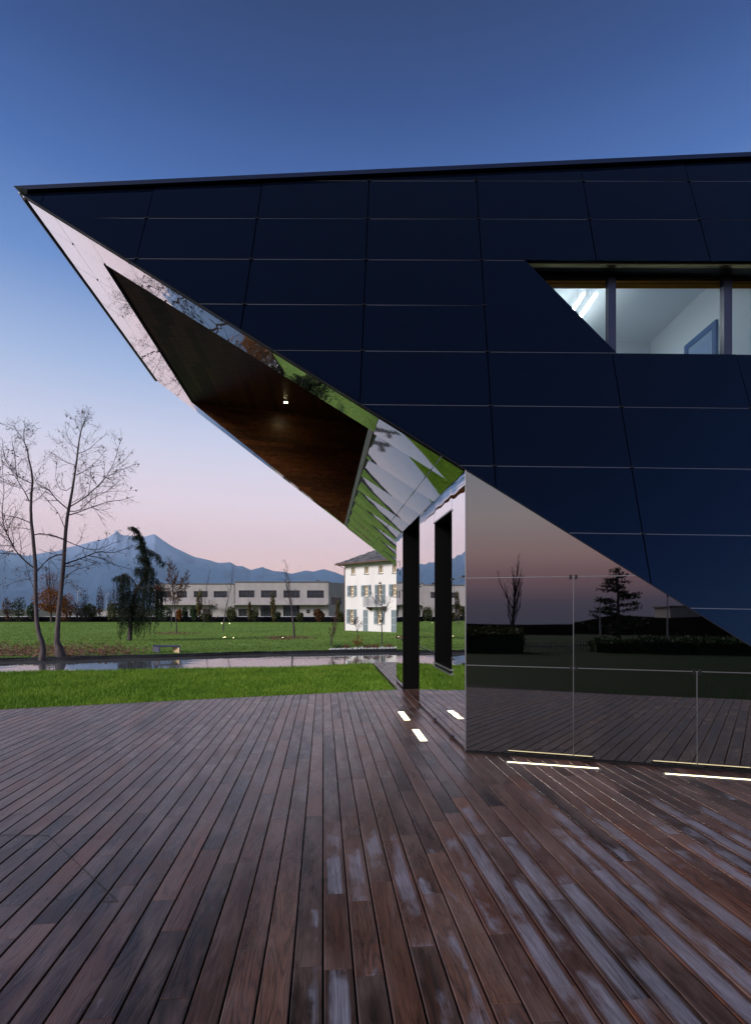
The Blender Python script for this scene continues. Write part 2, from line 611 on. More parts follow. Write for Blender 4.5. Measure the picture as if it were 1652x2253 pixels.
# pond
mb = MB()
px_ = [-90 + 4.5 * i for i in range(41)]
for x in px_:
    mb.v.append(V(x, interp(NEARB, x) - 0.6, WATER_Z)); mb.v.append(V(x, interp(FARB, x) + 0.3, WATER_Z))
for i in range(len(px_) - 1):
    a = 2 * i
    mb.f.append((a, a + 2, a + 3, a + 1))
m_, nt_, p_ = new_mat('pond_water')
p_.inputs['Base Color'].default_value = (0.07, 0.075, 0.08, 1)
p_.inputs['Roughness'].default_value = 0.02
p_.inputs['IOR'].default_value = 3.0
g_ = nt_.nodes.new('ShaderNodeNewGeometry')
nz_ = nt_.nodes.new('ShaderNodeTexNoise'); nz_.inputs['Scale'].default_value = 1.6; nz_.inputs['Detail'].default_value = 3
bp_ = nt_.nodes.new('ShaderNodeBump'); bp_.inputs['Distance'].default_value = 0.0035
nt_.links.new(g_.outputs['Position'], nz_.inputs['Vector']); nt_.links.new(nz_.outputs['Fac'], bp_.inputs['Height']); nt_.links.new(bp_.outputs['Normal'], p_.inputs['Normal'])
tag(obj('pond', mb, m_), kind='structure')

# black edging of the far bank
mb = MB()
bx = [-90 + 0.6 * i for i in range(301)]
rb = random.Random(5)
for x in bx:
    y = interp(FARB, x)
    zt = zl(x, y)
    j1, j2 = rb.uniform(-.04, .04), rb.uniform(-.03, .03)
    mb.v += [V(x, y - 0.16, WATER_Z - 0.3), V(x, y - 0.13 + j1 * .5, WATER_Z + 0.07 + j2 * .5), V(x, y - 0.06 + j2, zt - 0.06 + j1 * .4), V(x, y + 0.02 + j1, zt + 0.015 + j2), V(x, y + 0.16 + j2, zt + 0.012)]
for i in range(len(bx) - 1):
    for k in range(4):
        a = i * 5 + k
        mb.f.append((a, a + 5, a + 6, a + 1))
tag(obj('pond_edging', mb, M['liner']), kind='structure')

# mountains
RIDGE = [(-2600, 1285), (-1900, 1262), (-1300, 1250), (-800, 1228), (-500, 1202), (-300, 1216), (-150, 1192), (-60, 1204), (0, 1209), (26, 1215), (59, 1223), (102, 1215), (128, 1212), (153, 1203.5), (179, 1198), (205, 1191),
         (235, 1184), (245, 1177), (252, 1173), (257, 1165.5), (262, 1173), (271, 1178), (281, 1178), (294, 1180), (308, 1181.5), (319, 1180.5), (330, 1177), (339, 1175), (347, 1180), (358, 1188), (371, 1197), (384, 1205), (400, 1212), (410, 1217),
         (427, 1225), (453, 1230.5), (481, 1238.5), (507, 1237), (520, 1245), (533, 1245.5), (552, 1254), (577, 1247.5), (600, 1256), (625, 1258), (641, 1262.5), (673, 1255), (689, 1257.5),
         (712, 1252), (737, 1259), (757, 1267), (800, 1260), (850, 1254), (900, 1265), (1000, 1258), (1150, 1270), (1400, 1266), (1800, 1280), (2400, 1290)]
MD = 20000.0
mb = MB()
us = []
u = -2600.0
while u <= 2400:
    us.append(u)
    u += 3.0 if -60 < u < 900 else 14.0
NR = 46
for u in us:
    hr1 = (VH - interp(RIDGE, u)) / F * MD
    hs = sum((VH - interp(RIDGE, u + k_)) for k_ in (-60, -40, -20, 0, 20, 40, 60)) / 7 / F * MD
    for j in range(NR + 1):
        t = j / NR
        hr = min(hs, hr1 * 1.02) + (hr1 - min(hs, hr1 * 1.02)) * smooth(.80, 1.0, t)
        D = 9500 + (MD - 9500) * t
        x = (u - UC) / F * D
        prof = t ** 1.35
        w = (t * (1 - t)) * 4
        q = V(x / 1900.0 + D / 5200.0, D / 3100.0, 1.7)
        rz = mnoise.ridged_multi_fractal(q, 1.0, 2.1, 5, 1.0, 2.0) if w > 0.001 else 0
        h = hr * prof + w * (rz - 1.1) * 0.15 * hr * (0.35 + 0.65 * t)
        if t == 1.0:
            h += 9 * mnoise.noise(V(u * 0.11, 0, 4)) + 6 * mnoise.noise(V(u * 0.31, 2, 4))
        mb.v.append(V(x, D, max(h, -1) + (0 if j else -30)))
    mb.v.append(V((u - UC) / F * (MD + 2500), MD + 2500, hr * 0.55))
n1 = NR + 2
for i in range(len(us) - 1):
    for j in range(NR + 1):
        a = i * n1 + j
        mb.f.append((a, a + n1, a + n1 + 1, a + 1))
m_, nt_, p_ = new_mat('haze_blue_rock_and_snow')
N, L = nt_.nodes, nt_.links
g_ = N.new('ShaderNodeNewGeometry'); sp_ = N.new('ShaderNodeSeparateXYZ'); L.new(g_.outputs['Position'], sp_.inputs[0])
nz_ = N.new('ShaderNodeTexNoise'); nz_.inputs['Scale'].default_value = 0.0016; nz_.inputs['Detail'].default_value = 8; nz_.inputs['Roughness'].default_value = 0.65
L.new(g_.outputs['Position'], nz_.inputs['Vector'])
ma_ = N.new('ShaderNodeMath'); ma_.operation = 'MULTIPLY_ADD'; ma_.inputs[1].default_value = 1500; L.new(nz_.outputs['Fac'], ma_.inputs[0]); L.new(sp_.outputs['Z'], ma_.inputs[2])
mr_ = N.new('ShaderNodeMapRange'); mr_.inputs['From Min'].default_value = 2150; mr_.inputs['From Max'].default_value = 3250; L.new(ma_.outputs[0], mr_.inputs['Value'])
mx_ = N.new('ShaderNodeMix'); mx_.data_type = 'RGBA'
mx_.inputs['A'].default_value = (0.020, 0.045, 0.100, 1); mx_.inputs['B'].default_value = (0.15, 0.19, 0.30, 1)  # rock and snow colours also carry the blue of distant haze
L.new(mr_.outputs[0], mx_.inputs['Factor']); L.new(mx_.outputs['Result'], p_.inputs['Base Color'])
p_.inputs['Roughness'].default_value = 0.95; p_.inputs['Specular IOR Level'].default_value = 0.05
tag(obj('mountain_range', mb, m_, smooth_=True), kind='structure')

# ------------------------------------------------------------------ the glass building
BLD = thing('glass_building', (1.042, 6.024, 0), 'navy glass building with a sharp cantilevered prow and mirrored underside over the deck', 'building')
FH = V(1, -0.0205, -0.018).normalized()
FU = V(0.0687, 1, 2.765).normalized()
FN = FH.cross(FU).normalized()


def fst(P):
    d = P - P0
    a, b, c = 1.0, FH.dot(FU), 1.0
    x, y = d.dot(FH), d.dot(FU)
    det = a * c - b * b
    return ((c * x - b * y) / det, (a * y - b * x) / det)


def f3(s, t, off=0.0):
    return P0 + FH * s + FU * t + FN * off


def fpix(u, v):
    return fst(on_plane(u, v, P0, FN))


LDIR = (P1 - P0)
def on_edge(u):
    k = (u - UC) / F
    return P0 + LDIR * ((k * P0.y - P0.x) / (LDIR.x - k * LDIR.y))


TIP = on_edge(46)
tipst = fst(TIP)
TR = fpix(2150, 330.0)
BRp = P0 + LDIR * 1.66
OUT = [tipst, fst(BRp), TR]
rowv = [(1050, 397), (1050, 481), (1050, 571.5), (1050, 671.5), (1050, 773.5), (1050, 892), (1050, 1024.5), (1300, 1173), (1600, 1339.5)]
rows = [fpix(*q)[1] for q in rowv]
rows = [rows[0] + 2.0] + rows + [rows[-1] - 0.93, rows[-1] - 1.9]
cols = [fpix(u, 400)[0] for u in (107, 342, 577, 812, 1048, 1283, 1516)]
dcol = cols[-1] - cols[-2]
cols = [cols[0] - 2 * dcol, cols[0] - dcol] + cols + [cols[-1] + dcol * k for k in (1, 2, 3)]
WTL, WBL = fpix(1157, 573.5), fpix(1357, 771)
WR = cols[8] + dcol * 2.0      # window's far end
wtop, wbot = rows[3], rows[5]

facade = None
cells = []
for i in range(len(rows) - 1):
    for j in range(len(cols) - 1):
        a, b, t1, t0 = cols[j], cols[j + 1], rows[i], rows[i + 1]
        if i in (3, 4):
            if a > WBL[0] - 0.4 and a < WR - 0.4:
                continue
            if abs(a - cols[6]) < 1e-6:
                if i == 3:
                    cells.append([(a, wtop), (a, wbot), (WBL[0], wbot), (WTL[0], wtop)])
                continue
        cells.append([(a, t0), (b, t0), (b, t1), (a, t1)])
bk = MB()
pan = []
rp_ = random.Random(3)
for c in cells:
    q = clip_poly(c, OUT)
    if len(q) < 3 or abs(area2(q)) < 0.004: continue
    if area2(q) < 0: q = q[::-1]
    bk.f.append(tuple(range(len(bk.v), len(bk.v) + len(q))))
    bk.v += [f3(s, t, -0.05) for s, t in q]
    pan.append(q)
facade = obj('facade', bk, M['backing'], BLD)
for q in pan:
    qi = inset_poly(q, 0.0065)
    if len(qi) < 3: continue
    cx = sum(p[0] for p in qi) / len(qi); cy = sum(p[1] for p in qi) / len(qi)
    ta, tb = rp_.gauss(0, 0.003), rp_.gauss(0, 0.003)
    mb = MB()
    mb.prism([f3(s, t, ta * (s - cx) + tb * (t - cy)) for s, t in qi], FN * -0.012)
    obj('glass_panel', mb, M['navy'], facade)
# horizontal rails in the joints
for k, t in enumerate(rows[1:-1]):
    for seg in ([(-20, 20)] if k != 3 else [(-20, cols[6] - 0.0)]):
        q = clip_poly([(seg[0], t - 0.0042), (seg[1], t - 0.0042), (seg[1], t + 0.0042), (seg[0], t + 0.0042)], OUT)
        if len(q) < 3: continue
        if k in (2, 4):
            q = clip_half(q, -1, 0, (WTL[0] if k == 2 else WBL[0]) - 0.02)
        if len(q) < 3: continue
        mb = MB()
        mb.prism([f3(s, tt, -0.003) for s, tt in q], FN * -0.02)
        obj('joint_rail', mb, M['rail_dim'], facade)
# clips where joints cross
clipmb = MB(); clipmb.box((0, 0, 0), 0.05, 0.018, 0.022)
clip_me = bpy.data.meshes.new('clip'); clip_me.from_pydata([tuple(p) for p in clipmb.v], [], clipmb.f); clip_me.materials.append(M['clip'])


def put_clip(P, ex, ez, parent, name='clip', sc=1.0):
    ey = ez.cross(ex)
    o = bpy.data.objects.new(name, clip_me)
    COL.objects.link(o)
    o.parent = parent
    m = (Matrix((ex, ey, ez)).transposed() * sc).to_4x4()
    m.translation = P - ORI[parent]
    o.matrix_local = m


for t in rows[1:-1]:
    for s in cols:
        if len(clip_poly([(s - .04, t - .04), (s + .04, t - .04), (s + .04, t + .04), (s - .04, t + .04)], OUT)) < 3: continue
        if wbot - .05 < t < wtop + .05 and s > WTL[0] - 0.1 and s < WR: continue
        if abs(t - rows[4]) < .01 and s > cols[6] + .1: continue
        put_clip(f3(s, t, 0.001), FH, FU, facade)

# L edge: dark fold profile between facade and soffit / front wall
mb = MB()
ed = (P1 - P0).normalized()
mb.box((TIP + BRp) / 2 + FN * 0.003, (BRp - TIP).length, 0.010, 0.014, ed, FN, FN.cross(ed))
obj('fold_profile', mb, M['clip'], BLD)

# roof cap along the top edge and along the prow's outer edge
tip_cap = on_plane(30, 408, P0, FN)
TR3 = f3(*TR)
up = V(0, 0, 1)
mb = MB()
capdir = (TR3 - TIP)
CPL = P0 + FN * 0.05
mb.prism([on_plane(u_, v_, P0 - FN * .02, FN) for u_, v_ in ((54, 411), (2150, 318), (2150, 331), (60, 425))], V(0, 0.05, 0))
mb2 = MB()
mb2.prism([on_plane(u_, v_, CPL, FN) for u_, v_ in ((29, 408), (2150, 309.9), (2150, 319.5), (58, 415.5))], V(0.0, 0.32, 0.03))
obj('roof_cap', mb2, M['cap'], BLD)
obj('shadow_gap', mb, M['backing'], BLD)

# ---- soffit
E1 = (P0 - P1).normalized()
SNI = V(1.931, 0.1931, 2.666).normalized()   # into the building
SNI = (P1 - P0).cross(B).normalized()
if SNI.z < 0: SNI = -SNI


def s3(p, q, off=0.0):
    return P0 + E1 * p + B * q - SNI * off


def spq(P):
    d = P - P0
    b = E1.dot(B)
    x, y = d.dot(E1), d.dot(B)
    det = 1 - b * b
    return ((x - b * y) / det, (y - b * x) / det)


def spix(u, v):
    return spq(on_plane(u, v, P0, SNI))


pT, qT = spq(TIP)
KINK = spix(345, 838)
FARP = spix(873, 1245)
slope_far = (FARP[1] - KINK[1]) / (FARP[0] - KINK[0])
PMIN = -1.6
SOUT = [(pT, 0.0), KINK, (PMIN, KINK[1] + slope_far * (PMIN - KINK[0])), (PMIN, 0.0)]
if area2(SOUT) < 0: SOUT = SOUT[::-1]
RR1, RR2 = (spix(225, 577)[0], spix(225, 577)[1]), spix(820, 949)
RR3, RR4 = spix(765, 1160), spix(430, 891)
pr1 = 0.5 * (RR2[0] + RR3[0]); pr2 = 0.5 * (RR1[0] + RR4[0])
q1_, q2_, q3_, q4_ = RR1[1], RR2[1], RR3[1], RR4[1]
plines = [0.333 + 0.89 * k for k in range(0, 8)]
plines[1] = pr1
sbk = MB()
spanels = []
ps = [PMIN] + [p for p in plines if p < pr2 - 0.3] + [pr2]


def qnear(p): return q2_ + (q1_ - q2_) * (p - pr1) / (pr2 - pr1)


def qfar(p): return q3_ + (q4_ - q3_) * (p - pr1) / (pr2 - pr1)


# region C (towards the wall): strips
qs = [0.0, q2_] + [q2_ + 1.08 * k for k in range(1, 10)]
for a, b in ((PMIN, 0.0), (0.0, plines[0]), (plines[0], pr1)):
    for c, d in zip(qs, qs[1:]):
        if a < 0 and d < 5.4: continue
        spanels.append([(a, c), (b, c), (b, d), (a, d)])
# region B: strip beside the facade edge
mids = [p for p in plines[1:] if p < pr2 - 0.2] + [pr2]
for a, b in zip(mids, mids[1:]):
    spanels.append([(a, 0), (b, 0), (b, qnear(b)), (a, qnear(a))])
# back strip
for a, b in zip(mids, mids[1:]):
    spanels.append([(a, qfar(a)), (b, qfar(b)), (b, qfar(b) + 3), (a, qfar(a) + 3)])
# region A: prow
pA = pr2 + 0.52 * (pT - pr2)
for a, b in ((pr2, pA), (pA, pT + 0.5)):
    for c, d in zip([0.0, q1_, 1.55, 2.7, 3.85, 5.0], [q1_, 1.55, 2.7, 3.85, 5.0, 7.5]):
        spanels.append([(a, c), (b, c), (b, d), (a, d)])
sq = []
for c in spanels:
    q = clip_poly(c, SOUT)
    if len(q) < 3 or abs(area2(q)) < 0.003: continue
    if area2(q) < 0: q = q[::-1]
    sbk.f.append(tuple(range(len(sbk.v), len(sbk.v) + len(q))))
    sbk.v += [s3(p, qq, -0.03) for p, qq in q]
    sq.append(q)
soffit = obj('soffit', sbk, M['backing'], BLD)
SOFFIT_TILT, SOFFIT_BOW = 0.030, 0.0105
for q in sq:
    qi = inset_poly(q, 0.004)
    if len(qi) < 3: continue
    cx = sum(p[0] for p in qi) / len(qi); cy = sum(p[1] for p in qi) / len(qi)
    incc = cx < pr1
    ta = rp_.gauss(0, 0.0012)
    tb = (0.074 - 0.026 * min(1.0, cy / 4.5) if incc else 0.001) + rp_.gauss(0, 0.0012)
    bow = SOFFIT_BOW * rp_.uniform(.8, 1.2) * min(1.0, (max(p[1] for p in qi) - min(p[1] for p in qi)) / 1.08) if incc else 0.0
    mb = MB()
    if not bow:
        mb.prism([s3(p, qq, ta * (p - cx) + tb * (qq - cy)) for p, qq in qi], SNI * 0.008)
        obj('mirror_panel', mb, M['soffit'], soffit)
        continue
    # a sheet that sags between its fixings: split across its width
    q0_, q1b = min(p[1] for p in qi), max(p[1] for p in qi)
    hw = (q1b - q0_) / 2
    NS = 10
    for k in range(NS):
        a_, b_ = q0_ + 2 * hw * k / NS, q0_ + 2 * hw * (k + 1) / NS
        st_ = clip_half(clip_half(qi, 0, 1, -a_), 0, -1, b_)
        if len(st_) < 3: continue
        i0 = len(mb.v)
        mb.v += [s3(p, qq, ta * (p - cx) + tb * (qq - cy) + bow * (1 - ((qq - q0_ - hw) / hw) ** 2)) for p, qq in st_]
        mb.f.append(tuple(range(i0, i0 + len(st_))))
    o_ = obj('mirror_panel', mb, M['soffit'], soffit)
    bmw = bmesh.new(); bmw.from_mesh(o_.data)
    bmesh.ops.remove_doubles(bmw, verts=bmw.verts, dist=1e-5)
    bmw.to_mesh(o_.data); bmw.free()
    o_.data.shade_smooth()
mb = MB()
mb.box((s3(plines[0], 0.02) + s3(plines[0], 8.7)) / 2 - SNI * 0.004, 8.7, 0.016, 0.010, B, SNI.cross(B), SNI)
obj('joint_rail', mb, M['rail'], soffit)
for q in qs[1:9]:
    for p in (plines[0],):
        put_clip(s3(p, q, 0.012), B, SNI, soffit)
for p in plines[2:-1]:
    put_clip(s3(p, 0.05, 0.006), B, SNI, soffit, sc=.6); put_clip(s3(p, qnear(p) - 0.05, 0.006), B, SNI, soffit, sc=.6)
for c in [q1_, 1.55, 2.7, 3.85, 5.0]:
    put_clip(s3(pA, c, 0.006), B, SNI, soffit, sc=.6)
# trim bars: outer edge of the prow, R2-R3 edge
mb = MB()
a_, b_ = s3(pT + .012, 0.10), s3(KINK[0] + .012, KINK[1])
mb.box((a_ + b_) / 2, (b_ - a_).length, 0.030, 0.05, (b_ - a_).normalized(), SNI.cross((b_ - a_).normalized()), SNI)
obj('edge_profile', mb, M['clip'], soffit)
mb = MB()
a_ = tip_cap + V(0.05, 0.06, -0.045)
b_ = b_ + E1 * 0.045
mb.box((a_ + b_) / 2, (b_ - a_).length, 0.024, 0.05, (b_ - a_).normalized(), SNI.cross((b_ - a_).normalized()), SNI)
obj('edge_cap', mb, M['trim'], soffit)
mb = MB()
a_, b_ = s3(*KINK), s3(FARP[0] - .6, FARP[1] - slope_far * .6)
dd = (b_ - a_).normalized()
mb.box((a_ + b_) / 2 + SNI * 0.02, (b_ - a_).length, 0.012, 0.03, dd, SNI.cross(dd), SNI)
obj('edge_profile', mb, M['clip'], soffit)
mb = MB()
a_, b_ = s3(pr1 + 0.04, q2_ + 0.02), s3(pr1 + 0.04, q3_ - 0.03)
dd = (b_ - a_).normalized()
mb.box((a_ + b_) / 2 + V(0, 0, 0.03), (b_ - a_).length, 0.075, 0.06, dd, SNI.cross(dd), SNI)
obj('recess_trim', mb, M['trim'], soffit)
mb = MB()
mb.box((a_ + b_) / 2 - E1 * 0.055 + V(0, 0, 0.0), (b_ - a_).length, 0.02, 0.03, dd, SNI.cross(dd), SNI)
obj('recess_trim', mb, M['clip'], soffit)

# ---- wood lined recess
C1, C2, C3, C4 = s3(pr2, q1_), s3(pr1, q2_), s3(pr1, q3_), s3(pr2, q4_)
CZ = 7.02


def up_f(P):
    return P + FU * ((CZ - P.z) / FU.z)


EXT = 0.95
wdir_ = V(C3.x - C4.x, C3.y - C4.y, 0).normalized()
C2x = C2 + V(EXT, 0, 0.02)
C3x = C3 + wdir_ * EXT + V(0, 0, 0.02)
K1, K2 = up_f(C1), up_f(C2x)
K3, K4 = V(C3x.x, C3x.y, CZ), V(C4.x, C4.y, CZ)
mb = MB()
mb.quad(*[k_ + V(0, 0, .02) for k_ in (K1, K2, K3, K4)])
for (a_, b_, c_, d_), o_ in (((C1, C2x, K2, K1), V(0, -.02, 0)), ((C2x, C3x, K3, K2), V(.03, 0, 0)), ((C3x, C4, K4, K3), V(0, .03, 0)), ((C4, C1, K1, K4), V(-.03, 0, 0))):
    mb.quad(a_ + o_, b_ + o_, c_ + o_, d_ + o_)
recess = obj('wood_recess', mb, M['backing'], BLD)
CP = [(v.x, v.y) for v in (K1, K2, K3, K4)]
if area2(CP) < 0: CP = CP[::-1]
rw = random.Random(11)
ipes = [M['ipe'], M['ipe2'], M['ipe3']]
k = 0
cmin = min(CX.dot(V(x, y, 0)) for x, y in CP); cmax = max(CX.dot(V(x, y, 0)) for x, y in CP)
c = cmin
while c < cmax:
    w = 0.145
    b0 = 6.5 + rw.uniform(-1, 0)
    while b0 < 15.5:
        ln = rw.uniform(1.6, 3.2)
        quadp = []
        for cc, bb in ((c, b0), (c + w - .004, b0), (c + w - .004, b0 + ln - .002), (c, b0 + ln - .002)):
            P = CX * cc + B * bb
            quadp.append((P.x, P.y))
        q = clip_poly(quadp, CP)
        b0 += ln
        if len(q) >= 3 and abs(area2(q)) > 0.002:
            if area2(q) < 0: q = q[::-1]
            mb = MB(); mb.prism([V(x, y, CZ) for x, y in q], V(0, 0, 0.012))
            obj('plank', mb, rw.choice(ipes), recess)
    c += w
# end wall planks (horizontal)
WD = V(C3.x - C4.x, C3.y - C4.y, 0); WL = WD.length; WD.normalize()
WN = V(WD.y, -WD.x, 0)
if WN.y > 0: WN = -WN
EP = [(0, C4.z + .0), (WL, C3.z + .0), (WL + EXT, C3.z), (WL + EXT, CZ - .002), (0, CZ - .002)]
z = 3.9
while z < CZ:
    a = rw.uniform(-1.5, 0)
    while a < WL + EXT:
        ln = rw.uniform(1.0, 2.6)
        q = clip_poly([(a, z), (a + ln - .002, z), (a + ln - .002, z + .123), (a, z + .123)], EP)
        a += ln
        if len(q) >= 3 and abs(area2(q)) > 0.001:
            mb = MB(); mb.prism([V(C4.x, C4.y, 0) + WD * x + V(0, 0, zz) for x, zz in q], -WN * 0.012)
            obj('plank', mb, rw.choice(ipes), recess)
    z += 0.127
# other two lining sides
mb = MB()
mb.quad(C1, C2x, K2, K1)
obj('lining', mb, M['ipe'], recess)
mb = MB()
mb.quad(C2x, C3x, K3, K2)
mb.quad(C2 + V(0, 0, .02), C3 + V(0, 0, .02), C3x, C2x)
obj('lining', mb, M['ipe3'], recess)
mb = MB()
mb.prism([C4, C1, K1, K4], V(-0.015, 0, 0))
obj('lining', mb, M['black'], recess)
# downlight
DLP = at(630, 887, (CZ - EYE) * F / (VH - 887)) - V(0, .12, 0)
dl = MB()
dl.tube([DLP + V(0, 0, -0.022), DLP + V(0, 0, 0.0)], [0.058, 0.058], 14)
dlo = obj('downlight', dl, M['ledframe'], recess)
dl = MB()
dl.tube([DLP + V(0, 0, -0.026), DLP + V(0, 0, -0.0225)], [0.045, 0.045], 14)
obj('downlight_lens', dl, M['spot'], dlo)

# ---- side wall (mirror) with window and doorway
W0 = V(P0.x, P0.y, 0)
HT = P0.z


def w3(q, z, off=0.0):
    return W0 + B * q - CX * off + V(0, 0, z)


mb = MB()
QW0, QW1, QD0, QD1, QE = 0.66, 1.70, 2.92, 4.75, 5.75
side = None
for a, b, z0, z1 in ((0, QW0, 0, HT), (QW0, QW1, 0, 0.86), (QW0, QW1, 2.90, HT), (QW1, QD0, 0, HT), (QD1, QE, 0, HT)):
    mb = MB()
    mb.quad(w3(a, z0, -0.03), w3(b, z0, -0.03), w3(b, z1, -0.03), w3(a, z1, -0.03))
    o_ = obj('side_wall' if side is None else 'wall_backing', mb, M['backing'], BLD if side is None else side)
    side = side or o_
swp = [(0, QW0, 0.03, 1.01), (0, QW0, 1.01, 2.03), (0, QW0, 2.03, HT), (QW0, QW1, 0.03, 0.80), (QW0, QW1, 2.93, HT),
       (QW1, QD0, 0.03, 1.0), (QW1, QD0, 1.0, 2.03), (QW1, QD0, 2.03, HT), (QD1, QE, 0.03, 1.0), (QD1, QE, 1.0, 2.03), (QD1, QE, 2.03, HT)]
for a, b, z0, z1 in swp:
    ta, tb = rp_.gauss(0, 0.0012), rp_.gauss(0, 0.0012)
    ca, cz = (a + b) / 2, (z0 + z1) / 2
    g = 0.004
    mb = MB()
    mb.prism([w3(q, z, ta * (q - ca) + tb * (z - cz)) for q, z in ((a + g, z0 + g), (b - g, z0 + g), (b - g, z1 - g), (a + g, z1 - g))], CX * 0.008)
    obj('mirror_panel', mb, M['mirror'], side)
for a, b in ((0, QW0), (QW1, QD0), (QD1, QE)):
    for z in (1.01, 2.03):
        mb = MB(); mb.box(w3((a + b) / 2, z, -0.004), b - a - .02, 0.012, 0.008, B, CX, up)
        obj('joint_rail', mb, M['rail'], side)
        put_clip(w3(b - .03, z, 0.008), B, -CX.cross(B) if False else V(0, 0, 1), side)
        put_clip(w3(a + .08, z, 0.008), B, V(0, 0, 1), side)
for q in (0.02, QW0 - .02, QW0 + .05, QW1 - .02, QW1 + .05, QD0 - .02):
    put_clip(w3(q, 0.03, 0.008), B, V(0, 0, 1), side)
# window box in the side wall
mb = MB()
dep = 0.9
for (q0, z0, q1, z1) in ((QW1, 0.86, QW1, 2.90), (QW0, 0.86, QW0, 2.90)):
    mb.quad(w3(q0, z0, 0), w3(q0, z1, 0), w3(q0, z1, -dep), w3(q0, z0, -dep))
mb.quad(w3(QW0, 2.90), w3(QW1, 2.90), w3(QW1, 2.90, -dep), w3(QW0, 2.90, -dep))
mb.quad(w3(QW0, 0.86), w3(QW1, 0.86), w3(QW1, 0.86, -dep), w3(QW0, 0.86, -dep))
mb.quad(w3(QW0, .86, -dep), w3(QW1, .86, -dep), w3(QW1, 2.9, -dep), w3(QW0, 2.9, -dep))
obj('window_box', mb, M['black'], side)
for z in (0.865, 0.81):
    mb = MB(); mb.box(w3((QW0 + QW1) / 2, z, 0.012), QW1 - QW0, 0.03, 0.016, B, CX, up)
    obj('sill_rail', mb, M['rail'], side)
mb = MB(); mb.box(w3((QW0 + QW1) / 2, 2.915, 0.008), QW1 - QW0, 0.02, 0.018, B, CX, up)
obj('head_rail', mb, M['rail'], side)
# doorway
mb = MB()
dep = 1.4
mb.quad(w3(QD1, 0), w3(QD1, HT), w3(QD1, HT, -dep), w3(QD1, 0, -dep))
mb.quad(w3(QD0, 0), w3(QD0, HT), w3(QD0, HT, -dep), w3(QD0, 0, -dep))
mb.quad(w3(QD0, 0, -dep), w3(QD1, 0, -dep), w3(QD1, HT, -dep), w3(QD0, HT, -dep))
mb.quad(w3(QD0, HT - .01), w3(QD1, HT - .01), w3(QD1, HT - .01, -dep), w3(QD0, HT - .01, -dep))
obj('doorway', mb, M['black'], side)
mb = MB(); mb.box(w3(QD1, HT / 2, 0.0), 0.02, 0.02, HT, B, CX, up)
obj('edge_profile', mb, M['clip'], side)
# base skirting shadow profile
mb = MB(); mb.box(w3(QD0 / 2, 0.014, -0.012), QD0, 0.012, 0.026, B, CX, up)
obj('base_profile', mb, M['clip'], side)

# ---- front wall (tinted mirror glass), leaning back a touch
FWD = V(P1.x - P0.x, P1.y - P0.y, 0).normalized()
FWN = V(FWD.y, -FWD.x, 0)
if FWN.y > 0: FWN = -FWN


def fw3(a, z, off=0.0):
    return W0 + FWD * a + V(0, 0, z) + FWN * (0.046 * (1 - z / HT) + off)


lsl = (P1.z - P0.z) / ((V(P1.x, P1.y, 0) - W0).length)
FOUT = [(0, 0.0), (-HT / lsl, 0.0), (0, HT)]
mb = MB()
mb.f.append((0, 1, 2)); mb.v += [fw3(a, z, -0.03) for a, z in FOUT]
front = obj('front_wall', mb, M['backing'], BLD)
z1r, z2r = 1.006, 2.004
for cell in ([(0, .03), (1.16, .03), (1.16, z1r), (0, z1r)], [(1.16, .03), (2.35, .03), (2.35, z1r), (1.16, z1r)], [(2.35, .03), (3.54, .03), (3.54, z1r), (2.35, z1r)], [(3.54, .03), (4.8, .03), (4.8, z1r), (3.54, z1r)],
             [(0, z1r), (1.16, z1r), (1.16, z2r), (0, z2r)], [(1.16, z1r), (4, z1r), (4, z2r), (1.16, z2r)], [(0, z2r), (4, z2r), (4, 4), (0, 4)]):
    q = clip_poly(cell, FOUT)
    q = inset_poly(q, 0.005) if len(q) >= 3 else []
    if len(q) < 3: continue
    ca = sum(p[0] for p in q) / len(q); cz = sum(p[1] for p in q) / len(q)
    ta, tb = rp_.gauss(0, 0.0007), rp_.gauss(0, 0.0007)
    mb = MB(); mb.prism([fw3(a, z, ta * (a - ca) + tb * (z - cz)) for a, z in q], -FWN * 0.008)
    obj('mirror_glass_panel', mb, M['dark_mirror'], front)
for z in (z1r, z2r):
    L_ = (z - HT) / lsl
    mb = MB(); mb.box((fw3(0, z, -.002) + fw3(L_, z, -.002)) / 2, L_ - .02, 0.012, 0.007, FWD, FWN, up)
    obj('joint_rail', mb, M['rail'], front)
for a, z0, z1 in ((1.16, .03, z2r), (2.35, .03, z1r), (3.54, .03, .82)):
    mb = MB(); mb.box((fw3(a, z0, -.003) + fw3(a, z1, -.003)) / 2, 0.006, 0.010, z1 - z0, FWD, FWN, up)
    obj('joint_rail', mb, M['rail'], front)
    for z in ([z1r, z2r] if a < 2 else [z1r] if a < 3 else []):
        for s_ in (-.028, .028):
            put_clip(fw3(a + s_, z - .006, .006), V(0, 0, 1), FWD, front)
    for s_ in (-.03, .03):
        put_clip(fw3(a + s_, .035, .006), FWD, V(0, 0, 1), front)
mb = MB(); mb.box((fw3(0, 0, 0) + fw3(0, HT, 0)) / 2 + FWN * -.004 - FWD * .002, 0.012, 0.02, HT - .02, FWD, FWN, up)
obj('corner_profile', mb, M['rail_dim'], front)
mb = MB(); mb.box((fw3(0, .014, -.006) + fw3(4.7, .014, -.006)) / 2, 4.7, .01, .026, FWD, FWN, up)
obj('base_profile', mb, M['clip'], front)

